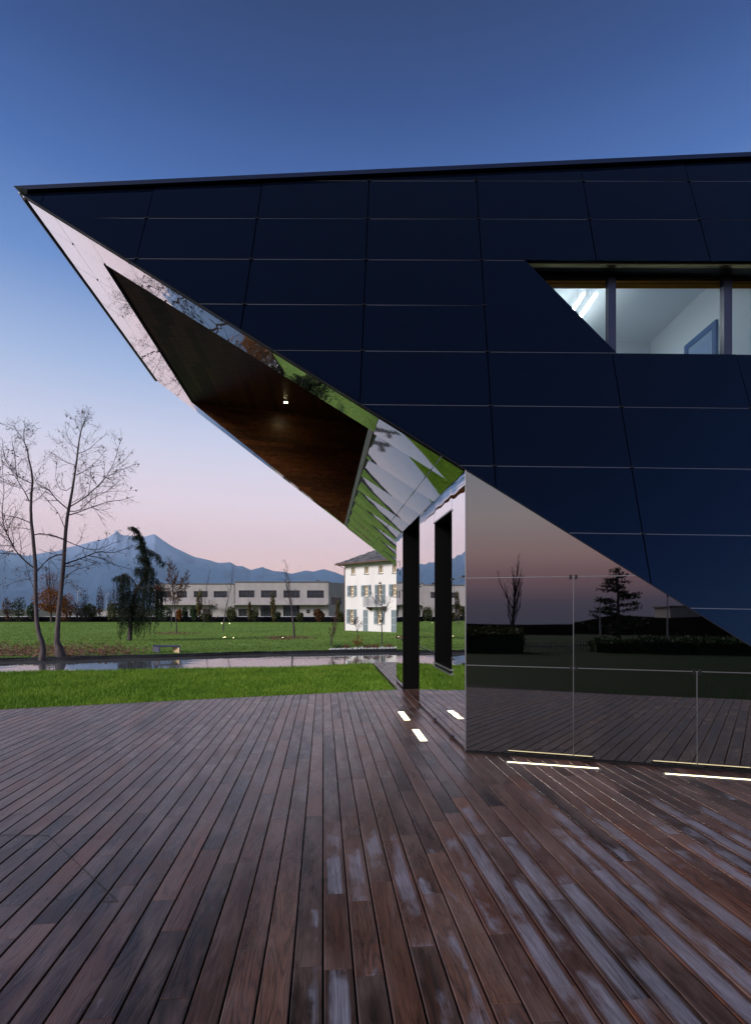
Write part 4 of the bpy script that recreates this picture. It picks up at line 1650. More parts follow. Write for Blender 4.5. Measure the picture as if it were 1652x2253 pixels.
def c3(x, y): return (x * .25571, 880.1 + y * .25571)     # working frame of the upper tree area
def c7(x, y): return (x * .22377, 1126.5 + y * .22377)    # working frame of the lower left area


rt = random.Random(31)
spec_big = dict(levels=2, density={2: 4.2, 1: 7.0}, ratio=.42, angle=(.45, 1.1), wob=.16, up=.05, tip=.0046, leaves=2, leafp=.16, leafsize=.11, start=.18, maxlen=2.2)
# the tree with the swollen foot (second trunk)
T2B = lawn_pt(136, 1444.5)
D2 = T2B.y
tr2 = [c7(600, 1425), c7(580, 1330), c7(560, 1280), c7(565, 1180), c7(572, 1050), c7(585, 920), c7(605, 720), c7(622, 560), c7(632, 400), c7(645, 200)]
tr2 += [c3(580, 1000), c3(595, 920), c3(620, 790), c3(640, 660), c3(660, 520), c3(672, 410), c3(690, 290), c3(712, 225), c3(728, 175), c3(742, 135)]
P2 = [at(u, v, D2) for u, v in tr2]
P2[0] = V(P2[0].x, D2, T2B.z - .1)
rad2 = [.27, .18, .135, .115, .108, .104, .098, .092, .086, .080, .074, .066, .056, .048, .040, .033, .025, .018, .011, .005]
limbs2 = [([p for p in P2], rad2, .006, 9)]
L2 = [([(590, 925), (700, 860), (790, 790), (870, 710), (930, 640), (990, 520), (1020, 400), (1050, 320)], .042),
      ([(580, 935), (500, 870), (440, 800), (415, 760), (330, 740), (280, 640), (230, 560)], .05),
      ([(590, 990), (650, 975), (740, 940), (850, 900), (950, 870), (1060, 860), (1150, 830)], .04),
      ([(575, 955), (680, 960), (740, 900), (800, 840), (900, 800), (980, 740), (1030, 690)], .03),
      ([(550, 1200), (480, 1175), (380, 1150), (300, 1160)], .05),
      ([(570, 1130), (530, 1040), (500, 960), (420, 880), (370, 820)], .025),
      ([(575, 1215), (680, 1260), (780, 1290), (880, 1280), (1000, 1215), (1060, 1215)], .03),
      ([(560, 1410), (650, 1380), (760, 1340), (850, 1300), (960, 1320), (1060, 1290), (1130, 1250)], .05),
      ([(560, 1430), (620, 1435), (660, 1410)], .045),
      ([(760, 1340), (880, 1360), (960, 1410), (1060, 1440), (1140, 1460)], .03),
      ([(545, 1330), (460, 1335), (390, 1390), (330, 1470)], .04),
      ([(640, 650), (720, 620), (790, 560), (860, 500), (900, 440)], .028),
      ([(655, 560), (580, 540), (510, 500), (450, 450), (420, 440)], .02),
      ([(672, 420), (600, 360), (570, 280), (560, 190)], .02),
      ([(672, 460), (760, 430), (820, 370), (880, 320), (915, 295)], .02),
      ([(690, 330), (705, 220), (700, 100)], .016),
      ([(630, 740), (540, 800), (480, 700), (480, 600), (500, 500)], .02),
      ([(930, 650), (1010, 630), (1060, 590), (1170, 550)], .02),
      ([(590, 900), (680, 850), (740, 820), (740, 760), (690, 720)], .02),
      ([(550, 1540), (640, 1460), (740, 1440), (840, 1400)], .025),
      ([(545, 1590), (600, 1560), (650, 1610), (700, 1680)], .02)]
for pix, r in L2:
    limbs2.append((limb_px([c3(*q) for q in pix], D2, rt, 2.2), r * .78, .006, 0))
tree_from_limbs('bare_tree', T2B, limbs2, 'bare tree with a swollen leaning foot on the pond bank, nearer the cedar', spec_big, 41, M['bark_pale'], 'two bare trees on the pond bank')
# the leftmost tree
T1B = lawn_pt(91, 1449)
D1 = T1B.y
tr1 = [c7(410, 1450), c7(425, 1360), c7(415, 1280), c7(385, 1200), c7(362, 1080), c7(355, 940), c7(348, 760), c7(350, 560), c7(338, 400), c7(320, 200)]
tr1 += [c3(270, 1060), c3(265, 940), c3(270, 800), c3(280, 700), c3(270, 600), c3(245, 500), c3(235, 420), c3(212, 370), c3(204, 320), c3(208, 270), c3(216, 225)]
P1_ = [at(u, v, D1) for u, v in tr1]
P1_[0] = V(P1_[0].x, D1, T1B.z - .1)
rad1 = [.15, .125, .112, .102, .094, .09, .087, .083, .077, .071, .065, .06, .053, .046, .04, .034, .028, .022, .016, .010, .005]
limbs1 = [(P1_, rad1, .006, 9)]
L1 = [([(300, 1450), (220, 1390), (150, 1320), (100, 1240), (60, 1150), (20, 1050), (20, 900), (40, 780), (20, 600), (10, 400)], .055),
      ([(270, 1060), (200, 1030), (140, 1005), (60, 1000), (0, 960)], .035),
      ([(250, 870), (220, 800), (170, 720), (120, 640), (60, 560), (0, 510)], .045),
      ([(150, 680), (130, 560), (130, 470), (110, 400), (100, 320)], .03),
      ([(280, 720), (200, 685), (130, 640), (70, 560), (30, 480), (20, 330)], .03),
      ([(275, 880), (340, 840), (400, 780), (420, 730)], .02),
      ([(300, 1160), (360, 1145), (440, 1170), (540, 1195)], .035),
      ([(205, 350), (160, 290), (130, 230), (125, 190)], .016),
      ([(230, 420), (190, 300), (230, 200)], .012),
      ([(245, 330), (290, 280), (330, 240)], .012),
      ([(320, 1470), (390, 1390), (470, 1340), (540, 1330)], .03),
      ([(275, 1120), (200, 1100), (110, 1100), (40, 1100)], .02),
      ([(110, 1260), (60, 1250), (0, 1250)], .02),
      ([(120, 1290), (60, 1310), (0, 1345)], .02),
      ([(295, 1560), (230, 1540), (130, 1560), (20, 1620)], .02),
      ([(290, 1620), (240, 1500), (230, 1440), (190, 1300)], .02)]
for pix, r in L1:
    limbs1.append((limb_px([c3(*q) for q in pix], D1, rt, 2.2), r * .78, .006, 0))
tree_from_limbs('bare_tree', T1B, limbs1, 'slender bare tree on the pond bank, the one closest to the picture edge', dict(spec_big), 42, M['bark_pale'], 'two bare trees on the pond bank')

# weeping cedar
CB = lawn_pt(284.5, 1410.5)
DC = CB.y
cd = thing('weeping_cedar', CB, 'dark green weeping cedar with a drooping tip on the lawn behind the bench', 'tree')
rc = random.Random(8)
tk = [c7(1272, 1275), c7(1280, 1150), c7(1290, 1000), c7(1310, 860), c7(1350, 740), c7(1410, 680), c7(1440, 560), c7(1440, 450), c7(1415, 340), c7(1390, 250), c7(1350, 180), c7(1305, 145)]
tkp = [at(u, v, DC) for u, v in tk]
tkp[0].z = CB.z - .1
trm = MB()
trm.tube(tkp, [.19, .17, .15, .14, .13, .11, .085, .065, .05, .035, .025, .012], 8, cap=False)
arms = [([(1350, 740), (1300, 660), (1240, 605), (1195, 640), (1180, 720)], 2.6, 2.4, .6),
        ([(1240, 605), (1170, 635), (1120, 660)], .6, .3, .5),
        ([(1430, 690), (1490, 640), (1550, 670), (1600, 730), (1620, 800)], 1.9, 1.2, .6),
        ([(1440, 370), (1500, 385), (1560, 425), (1600, 500)], .6, .5, .3),
        ([(1350, 740), (1400, 760), (1460, 720), (1520, 740)], 2.2, 2.6, .7),
        ([(1330, 800), (1280, 780), (1230, 800), (1200, 860)], 2.2, 2.3, .8),
        ([(1330, 830), (1380, 850), (1430, 840)], 2.2, 2.0, .8),
        ([(1440, 560), (1380, 540), (1350, 560)], .9, .8, .4),
        ([(1440, 560), (1480, 540), (1510, 580)], 1.0, .9, .4),
        ([(1300, 920), (1240, 930), (1190, 980)], 1.5, 1.3, .9),
        ([(1310, 900), (1390, 920), (1420, 960)], 1.6, 1.2, .8),
        ([(1430, 450), (1390, 430), (1365, 450)], .6, .5, .3),
        ([(1415, 340), (1375, 330), (1350, 345)], .35, .3, .25),
        ([(1520, 740), (1560, 800), (1580, 880)], 1.5, 1.6, .6),
        ([(1390, 250), (1355, 240), (1330, 235), (1310, 250)], .35, .3, .2), ([(1350, 180), (1300, 140), (1290, 160)], .3, .3, .15)]
needles = MB()


def strand(P, ln):
    d = V(rc.gauss(0, .25), rc.gauss(0, .25), -0.6).normalized()
    n = max(3, int(ln / .085))
    p = Vector(P)
    for i in range(n):
        d = (d + V(rc.gauss(0, .07), rc.gauss(0, .07), -.25)).normalized()
        p = p + d * (ln / n)
        for _ in range(4):
            a = V(rc.gauss(0, 1), rc.gauss(0, 1), rc.gauss(-.9, .7)).normalized()
            s_ = rc.uniform(.07, .15)
            w_ = a.cross(V(rc.gauss(0, 1), rc.gauss(0, 1), rc.gauss(0, 1))).normalized() * s_ * .16
            needles.quad(p - w_ * .5, p + a * s_ * .5 - w_, p + a * s_, p + a * s_ * .5 + w_)


for pix, l0, l1, dep in arms:
    for rep in range(2):
        pts = []
        dr = rc.uniform(-dep * 1.6, dep * 1.6)
        for i, q in enumerate(pix):
            u_, v_ = c7(*q)
            pts.append(at(u_, v_, DC + dr * (i / (len(pix) - 1)) + 0.0))
        trm.tube(pts, taper(len(pts), .05, .012), 5, cap=False)
        Lp = sum((a - b).length for a, b in zip(pts, pts[1:]))
        for _ in range(int(Lp * (15 if l0 > 1.2 else 30))):
            t_ = rc.random()
            P, _d = path_at(pts, t_)
            strand(P + V(rc.gauss(0, .10), rc.gauss(0, .3), rc.gauss(.02, .06)), (l0 + (l1 - l0) * t_) * (rc.uniform(.2, 1.55) if l0 > 1.2 else rc.uniform(.35, 1.05)))
for _ in range(420):
    t_ = rc.uniform(.36, 1) ** .8
    P, _d = path_at(tkp, t_)
    f_ = 1.0 - smooth(.55, 1.0, t_)
    strand(P + V(rc.gauss(0, .05 + .14 * f_), rc.gauss(0, .06 + .18 * f_), rc.gauss(0, .05)), rc.uniform(.25, .75) * (.35 + 1.1 * f_))
obj('trunk', trm, M['bark'], cd, smooth_=True)
obj('crown', needles, M['needle'], cd)

# small trees on the lawn
spec_small = dict(levels=2, density={2: 3.2, 1: 4.0}, ratio=.30, angle=(.5, 1.0), wob=.12, up=.10, tip=.007, leaves=0, leafsize=.16, start=.32, maxlen=1.5)


def small_tree(name, u, v, vtop, label, seed, width=1.0, leaders=1, leaves=0, leafmat=None, r=.07, lean=0.0, pale=True, start=.32, leafsize=.18, density=1.0, leafp=1.0, ratio=None, base=None):
    rg = random.Random(seed)
    b_ = base or lawn_pt(u, v)
    Dv = b_.y
    top = EYE + (VH - vtop) / F * Dv
    h_ = top - b_.z
    limbs = []
    sp = dict(spec_small); sp['density'] = {2: 4.6 * density, 1: 5.0 * density}; sp['ratio'] = (ratio or .30) * width; sp['leaves'] = leaves; sp['start'] = start; sp['leafsize'] = leafsize; sp['leafp'] = leafp
    sp['maxlen'] = 2.2 * width
    for k in range(leaders):
        if k == 0:
            pts = bend_path(b_ - V(0, 0, .08), V(lean, 0, 1), h_ + .08, 9, rg, .035, .03)
            sx = (pts[-1].z - top)
            limbs.append((pts, r, .008, 1))
            main = pts
        else:
            P, d = path_at(main, rg.uniform(.35, .5))
            limbs.append((bend_path(P, V(rg.choice((-.35, .35)), rg.uniform(-.2, .2), 1), (top - P.z) * rg.uniform(.85, 1.0), 7, rg, .05, .08), r * .6, .007, 0))
    return tree_from_limbs(name, b_, limbs, label, sp, seed + 500, M['bark_pale'] if pale else M['bark'], None, leafmat)


small_tree('young_tree', 388.8, 1394, 1243, 'young tree with half a crown of brown leaves behind the bench', 1, 1.15, 2, 5, M['brownleaf'], .075, -.10, leafsize=.16, density=1.2, leafp=.8)
small_tree('young_tree', 376.5, 1379, 1228, 'tall thin bare young tree just behind the brown-leaved one', 2, .7, 1, 1, M['brownleaf'], .07)
small_tree('young_tree', 490.5, 1388, 1241, 'thin bare young tree between two pairs of lawn spotlights', 3, .62, 1, 0, None, .075, .08)
small_tree('young_tree', 448, 1376, 1250, 'thin bare young tree in front of the pale long building, beside the columnar shrub', 4, .5, 1, 0, None, .06, .03)
small_tree('young_tree', 647.8, 1404, 1230, 'bare young tree with two leaders standing in a ring of red leaves', 5, .62, 2, 0, None, .095, density=1.5)
small_tree('young_tree', 839.6, 1422, 1282, 'bare young tree with forked crown before the white house, beside the mirrored wall', 6, .8, 3, 0, None, .045, start=.42)
small_tree('young_tree', 786.8, 1416, 1359, 'tiny round-headed bare tree before the white house', 7, 1.5, 3, 2, M['redleaf'], .028, start=.5, leafsize=.07, density=1.8)
b_ = lawn_pt(727, 1422)
ms = thing('multi_stem_shrub', b_, 'sparse multi-stemmed shrub in the stone bed with a few red leaves', 'shrub')
rg = random.Random(71)
st_, cr_, lv_ = MB(), MB(), MB()
for k in range(6):
    pts = bend_path(b_, V(rg.uniform(-.4, .45), rg.uniform(-.3, .3), 1), rg.uniform(1.2, 2.3), 6, rg, .05, .05)
    st_.tube(pts, taper(7, .022, .008), 5, cap=False)
    grow(cr_, lv_, pts, .002, .002, 1, rg, dict(levels=1, density={1: 7}, ratio=.35, angle=(.4, .9), wob=.12, up=.1, tip=.005, leaves=4, leafsize=.08, start=.45))
obj('stems', st_, M['bark_pale'], ms); obj('twigs', cr_, M['twig'], ms); obj('leaves', lv_, M['redleaf'], ms)


def cloud(mb, c, rx, ry, rz, n, size, rg, hollow=.35, lump=.35, asp=.6):
    lumps = [(V(rg.gauss(0, 1), rg.gauss(0, 1), rg.gauss(0, 1)).normalized(), rg.uniform(.5, 1)) for _ in range(7)]
    for _ in range(n):
        d = V(rg.gauss(0, 1), rg.gauss(0, 1), rg.gauss(0, 1)).normalized()
        m_ = 1 - lump + lump * max(max(0, d.dot(l)) ** 3 * w for l, w in lumps) * 1.4
        r_ = m_ * (hollow + (1 - hollow) * rg.random() ** .5)
        mb.leaf(c + V(d.x * rx * r_, d.y * ry * r_, d.z * rz * r_), size * rg.uniform(.5, 1.4), rg, asp)


WALL_D = 109.0
rs = random.Random(55)


def shrub(name, u, vtop, wpx, leafm, label, n=420, size=.28, D=106.0, vbot=None, bare=0, trunk=False, cat='shrub', group='shrubs along the low black wall'):
    b = lawn_at(u, D)
    top = EYE + (VH - vtop) / F * D
    h_ = top - b.z
    w_ = wpx / F * D
    t = thing(name, b, label, cat, group)
    st = MB()
    z0 = b.z + (h_ * .35 if trunk else .1)
    for k in range(5 if not trunk else 3):
        P = bend_path(b - V(0, 0, .1), V(rs.uniform(-.25, .25) * w_ / h_, rs.uniform(-.2, .2) * w_ / h_, 1), h_ * rs.uniform(.7, .95), 5, rs, .04, .05)
        grow(st, None, P, .05, .012, 1 if not bare else 2, rs, dict(levels=1, density={1: 2.0 if not bare else 3.2, 2: 2.2}, ratio=.35, angle=(.4, .9), wob=.12, up=.1, tip=.016, start=.25, maxlen=w_ * .7))
    obj('stems', st, M['twig'], t)
    if n:
        lf = MB()
        cz = (z0 + top) / 2
        cloud(lf, V(b.x, b.y, cz), w_ / 2, w_ / 2, (top - z0) / 2, n, size, rs)
        obj('foliage', lf, leafm, t)
    return t


SH = [('columnar_shrub', 438, 1289.5, 13, 'yellowleaf', 'tallest yellowish columnar shrub by the wall, before the pale building', 420, 0),
      ('round_bush', 451, 1346, 28, 'oliveleaf', 'wide low olive bush at the foot of the tallest columnar shrub', 420, 0),
      ('twiggy_shrub', 466, 1314, 30, 'brownleaf', 'leafless purplish twiggy shrub before the pale building', 40, 1),
      ('round_bush', 508.7, 1333, 24, 'oliveleaf', 'dark olive bush on a bare stem beside the glowing wall lamp', 420, 0),
      ('columnar_shrub', 548.6, 1315, 10, 'yellowleaf', 'thin columnar shrub beside a tall olive bush, before the grey doors', 260, 0),
      ('round_bush', 559, 1337, 22, 'oliveleaf', 'tall olive bush touching the thin columnar shrub', 420, 0),
      ('columnar_shrub', 600.4, 1302, 12, 'yellowleaf', 'narrow columnar shrub between the two glazed doors', 380, 0),
      ('round_bush', 611, 1344, 16, 'greenleaf', 'small green bush leaning on the columnar shrub between the doors', 300, 0),
      ('round_bush', 660, 1345, 19, 'oliveleaf', 'low olive bush behind the two-leader bare tree', 320, 0),
      ('round_bush', 702, 1335, 24, 'brownleaf', 'brownish round bush near the corner of the pale building', 420, 0),
      ('columnar_shrub', 743.6, 1316, 10, 'yellowleaf', 'columnar shrub closest to the white house', 300, 0),
      ('round_bush', 749, 1343, 15, 'oliveleaf', 'olive bush closest to the white house', 300, 0),
      ('round_bush', 427, 1331, 17, 'greenleaf', 'dark green bush under the brown-leaved tree, nearer the pale building', 360, 0),
      ('round_bush', 407, 1335, 14, 'greenleaf', 'narrow dark green bush directly behind the brown-leaved tree', 320, 0),
      ('round_bush', 394, 1338, 14, 'orangeleaf', 'small bright orange bush behind the brown-leaved tree', 320, 0),
      ('round_bush', 356, 1327, 42, 'greenleaf', 'broad dark green bush between the cedar and the brown-leaved tree', 600, 0),
      ('twiggy_shrub', 16, 1310, 20, 'brownleaf', 'brown twiggy shrub by the wall, closest to the picture edge', 160, 1),
      ('twiggy_shrub', 40, 1308, 32, 'oliveleaf', 'wide half-bare shrub by the wall, left of the slender bare tree', 330, 1),
      ('round_bush', 71, 1320, 22, 'greenleaf', 'dark green bush directly behind the slender bare tree', 400, 0),
      ('round_bush', 146, 1300, 36, 'orangeleaf', 'wide orange-brown bush just behind the tree with the swollen foot', 620, 1),
      ('twiggy_shrub', 170, 1318, 20, 'brownleaf', 'low leafless shrub beside the first lamp post', 70, 1),
      ('twiggy_shrub', 188, 1283, 30, 'brownleaf', 'tall leafless spreading tree-like shrub between the two lamp posts', 40, 1),
      ('round_bush', 197, 1324, 38, 'oliveleaf', 'wide vase-shaped olive bush between the two lamp posts', 560, 0),
      ('twiggy_shrub', 219, 1288, 17, 'brownleaf', 'narrow upright brown shrub beside the second lamp post', 150, 1),
      ('twiggy_shrub', 249, 1283, 30, 'brownleaf', 'tall leafless shrub next to the cedar', 40, 1),
      ('round_bush', 250, 1322, 32, 'oliveleaf', 'wide olive bush next to the cedar', 480, 0)]
for nm, u, vt, w_, lm, lab, n, br in SH:
    shrub(nm, u, vt, w_ * 1.12, M[lm], lab, int(n * 1.7), .34, 106 + rs.uniform(-1.5, 1.0), bare=br)
# the big brown and orange tree
b_ = lawn_at(113, 101)
ot = thing('autumn_tree', b_, 'tall autumn tree with orange-brown lower foliage seen between the two bank trees', 'tree')
rg = random.Random(61)
tr_, lf_, cr_ = MB(), MB(), MB()
Pm = bend_path(b_ - V(0, 0, .1), V(0, 0, 1), 12.0, 9, rg, .02, .03)
tr_.tube(Pm, taper(10, .22, .02), 7, cap=False)
for k in range(9):
    P, d = path_at(Pm, rg.uniform(.12, .55))
    grow(cr_, None, bend_path(P, V(rg.uniform(-.42, .42), rg.uniform(-.4, .4), 1), rg.uniform(4, 7), 6, rg, .05, .06), .07, .012, 2, rg, dict(levels=2, density={2: 2.2, 1: 2.6}, ratio=.3, angle=(.3, .7), wob=.08, up=.15, tip=.014, start=.2, maxlen=2.0))
grow(cr_, None, Pm[3:], .01, .01, 2, rg, dict(levels=2, density={2: 2.6, 1: 2.6}, ratio=.3, angle=(.3, .7), wob=.08, up=.15, tip=.014, start=.1, maxlen=2.4))
cloud(lf_, b_ + V(0, 0, 4.0), 3.2, 2.6, 3.0, 2300, .32, rg)
cloud(lf_, b_ + V(-.4, 0, 7.2), 2.4, 2.0, 3.8, 700, .24, rg)
obj('trunk', tr_, M['bark'], ot); obj('crown', cr_, M['twig'], ot); obj('foliage', lf_, M['orangeleaf'], ot)

# stone bed with low plants at the pond edge
sb = []
rg = random.Random(90)
stones = MB()
for _ in range(620):
    x = 3.0 - 5.6 * rg.random() ** 1.3
    y = interp(FARB, x) + .22 + abs(rg.gauss(0, .30)) * (1.4 if x > -2 else .6)
    s_ = rg.uniform(.04, .11)
    c = V(x, y, zl(x, y) + s_ * .3)
    i = len(stones.v)
    dirs = [V(1, 0, 0), V(-1, 0, 0), V(0, 1, 0), V(0, -1, 0), V(0, 0, .8), V(0, 0, -.6)]
    a_ = rg.uniform(0, 3)
    for d in dirs:
        d = Matrix.Rotation(a_, 3, 'Z') @ d
        stones.v.append(c + d * s_ * rg.uniform(.6, 1.15))
    for f in ((0, 2, 4), (2, 1, 4), (1, 3, 4), (3, 0, 4), (2, 0, 5), (1, 2, 5), (3, 1, 5), (0, 3, 5)):
        stones.f.append(tuple(i + k for k in f))
tag(obj('stone_bed', stones, M['stone']), kind='stuff')
for k, (u, leaf_, lab) in enumerate(((787, 'orangeleaf', 'feathery orange shrub at the foot of the tiny round-headed tree'), (762, 'redleaf', 'low red-leaved plant on the stones, nearer the multi-stemmed shrub'), (808, 'redleaf', 'low red-leaved plant on the stones, between the two young trees'),
                                     (826, 'redleaf', 'low red-leaved plant on the stones at the forked young tree'), (855, 'redleaf', 'low red-leaved plant on the stones beside the mirrored wall'), (742, 'greenleaf', 'low green plant on the stones by the multi-stemmed shrub'))):
    D_ = interp(FARB, xat(u, 31)) + .55
    b_ = lawn_at(u, D_)
    t = thing('low_plant', b_, lab, 'plant', 'low plants in the stone bed')
    st = MB(); lf = MB()
    hh = .75 if k == 0 else .32
    for _ in range(10):
        P = bend_path(b_, V(rg.uniform(-.7, .7), rg.uniform(-.7, .7), 1), hh * rg.uniform(.6, 1), 3, rg, .1)
        st.tube(P, [.008, .006, .005, .003], 3, cap=False)
    cloud(lf, b_ + V(0, 0, hh * .55), .42 if k == 0 else .38, .35, hh * .5, 260 if k == 0 else 150, .07, rg, .2)
    obj('stems', st, M['twig'], t); obj('foliage', lf, M[leaf_], t)

# ------------------------------------------------------------------ bench, lamps, wall, posts
bp = lawn_pt(345, 1437)
bq = at(398, 1434, bp.y * 1.0)
BW = (398 - 341) / F * bp.y
bn = thing('bench', bp, 'low slate blue bench shaped like an upturned U on the lawn by the pond', 'bench')
bz = bp.z
bh = .40
yv = V(0.35, .94, 0).normalized()
xv = V(1, -.02, 0).normalized()
o0 = V(xat(349.5, bp.y), bp.y, bz)
wb = xat(397.5, bp.y) - xat(349.5, bp.y)
depv = V(-.50, .42, 0)


def slab(mb, a, b, z0, z1):
    p = [o0 + xv * a, o0 + xv * b, o0 + xv * b + depv, o0 + xv * a + depv]
    mb.prism([V(q.x, q.y, z0) for q in p][::-1], V(0, 0, z1 - z0))


mb = MB(); slab(mb, 0, wb, bz + bh - .09, bz + bh); obj('seat', mb, M['slate_paint'], bn)
mb = MB(); slab(mb, 0, .08, bz - .03, bz + bh - .076); obj('leg', mb, M['pale_steel'], bn)
mb = MB(); slab(mb, wb - .07, wb, bz - .03, bz + bh - .076); obj('leg', mb, M['slate_paint'], bn)
mb = MB(); slab(mb, wb - .075, wb - .0701, bz - .02, bz + bh - .078); obj('leg_lining', mb, M['wood_bench'], bn)
mb = MB(); slab(mb, -.0, .0799, bz - .02, bz + .02); obj('foot_plate', mb, M['slate_paint'], bn)
mb = MB()
fr = [o0 - V(0, .012, 0), ]
mb.box(o0 + xv * .04 + V(0, -.006, bh / 2 - .02), .08, .012, bh - .1, xv, V(0, 1, 0), up)
obj('leg_face', mb, M['slate_paint'], bn)

for u, v, lab in ((503.5, 1371, 'lit lawn spot of the back pair, nearer the cedar'), (505.6 + 15, 1371.3, 'lit lawn spot of the back pair, nearer the white house'), (491.5, 1402.2, 'lit lawn spot of the middle group, closest to the bench'),
                  (495.3, 1401.4, 'lit lawn spot of the middle group, touching its neighbour'), (513.6, 1402.7, 'lit lawn spot of the middle group, standing apart'), (622, 1402, 'lit lawn spot glowing in the ring of red leaves')):
    if 500 < u < 525 and v < 1380: u -= 15.5
    b_ = lawn_pt(u, v + 2)
    t = thing('lawn_spotlight', b_, lab, 'lamp', 'small lit spots on the lawn')
    s_ = b_.y / 80.0
    mb = MB(); mb.tube([b_ - V(0, 0, .05), b_ + V(0, 0, .06 * s_)], [.02, .02], 6); obj('stake', mb, M['clip'], t)
    mb = MB(); c = b_ + V(0, 0, .09 * s_); mb.tube([c - V(0, 0, .035) * s_, c - V(0, 0, .02) * s_, c, c + V(0, 0, .02) * s_, c + V(0, 0, .035) * s_], [.015 * s_, .032 * s_, .038 * s_, .032 * s_, .015 * s_], 8); obj('lamp_head', mb, M['lawnspot'], t)

lw = thing('low_wall', (-30, WALL_D, -1.1), 'long low black wall with a pale coping at the far end of the lawn', 'wall')
WZ = EYE - (1356 - VH) / F * WALL_D
mb = MB(); mb.bbox((-120, WALL_D, -1.7), (20, WALL_D + .4, WZ - .13)); obj('wall_body', mb, mat('black_render', (.004, .004, .006), .9, spec=.02), lw)
mb = MB(); mb.bbox((-120, WALL_D - .05, WZ - .128), (20, WALL_D + .45, WZ)); obj('coping', mb, mat('pale_coping', (.36, .36, .42), .7), lw)


def lamp_post(u, vtop, D, label):
    b = lawn_at(u, D)
    h_ = EYE + (VH - vtop) / F * D - b.z
    t = thing('lamp_post', b, label, 'lamp post', 'lamp posts beyond the wall')
    mb = MB(); mb.tube([b, b + V(0, 0, h_)], [.09, .05], 6); obj('pole', mb, M['post'], t)
    mb = MB(); mb.bbox(b + V(-.05, -.15, h_ - .02), b + V(.75, .15, h_ + .10)); obj('lamp_head', mb, M['post'], t)


lamp_post(171, 1302, 118, 'grey lamp post beyond the wall, nearer the bank trees')
lamp_post(234, 1306, 118, 'grey lamp post beyond the wall, nearer the cedar')
lamp_post(500, 1296, 116, 'twin-armed lamp post before the pale long building')

# ------------------------------------------------------------------ pale industrial building
M['panel_wall'] = noise_mat('pale_concrete_panel', (.25, .235, .24), (.32, .30, .30), .6, .85, 5, stretch=(1, 1, .4))
M['panel_joint'] = mat('panel_joint', (.12, .115, .12), .9)
M['ind_glass'] = mat('dark_window_glass', (.02, .022, .026), .06, 0, .9)
M['ind_frame'] = mat('dark_window_frame', (.035, .035, .04), .5)
M['roofline'] = mat('dark_roof_edge', (.08, .08, .085), .6)


def wall_holes(mb, o, dx, dz, W, H, holes, depth, nrm, reveal=None):
    xs_ = sorted({0, W} | {h[0] for h in holes} | {h[1] for h in holes})
    zs_ = sorted({0, H} | {h[2] for h in holes} | {h[3] for h in holes})
    for a, b in zip(xs_, xs_[1:]):
        for c, d in zip(zs_, zs_[1:]):
            mx, mz = (a + b) / 2, (c + d) / 2
            if any(h[0] < mx < h[1] and h[2] < mz < h[3] for h in holes): continue
            mb.quad(o + dx * a + dz * c, o + dx * b + dz * c, o + dx * b + dz * d, o + dx * a + dz * d)
    rv = reveal or mb
    for a, b, c, d in holes:
        i_ = -nrm * depth
        q = [o + dx * a + dz * c, o + dx * b + dz * c, o + dx * b + dz * d, o + dx * a + dz * d]
        for k in range(4):
            m = (k + 1) % 4
            rv.quad(q[k], q[m], q[m] + i_, q[k] + i_)


def window_in(parent, o, dx, dz, nrm, a, b, c, d, depth, nx, nz_, gm, fm, fw=.07, name='window'):
    base = o - nrm * depth
    mb = MB()
    mb.quad(base + dx * a + dz * c, base + dx * b + dz * c, base + dx * b + dz * d, base + dx * a + dz * d)
    w = obj(name, mb, gm, parent)
    fb = MB()
    bb = base + nrm * .03
    for k in range(nx + 1):
        x = a + fw / 2 + (b - a - fw) * k / nx
        fb.box(bb + dx * x + dz * (c + d) / 2, fw, .05, d - c, dx, nrm, dz)
    for k in range(nz_ + 1):
        z_ = c + fw / 2 + (d - c - fw) * k / nz_
        fb.box(bb + dx * (a + b) / 2 + dz * z_ + nrm * .004, b - a, .05, fw, dx, nrm, dz)
    obj('window_frame', fb, fm, w)
    return w


def c4(x, y): return (369.6 + .31967 * x, 1126.5 + .31967 * y)


DI = 122.0
zi0 = -1.4


def ZI(cy, D=DI): return EYE + (VH - c4(0, cy)[1]) / F * D
def XI(cx, D=DI): return xat(c4(cx, 0)[0], D)


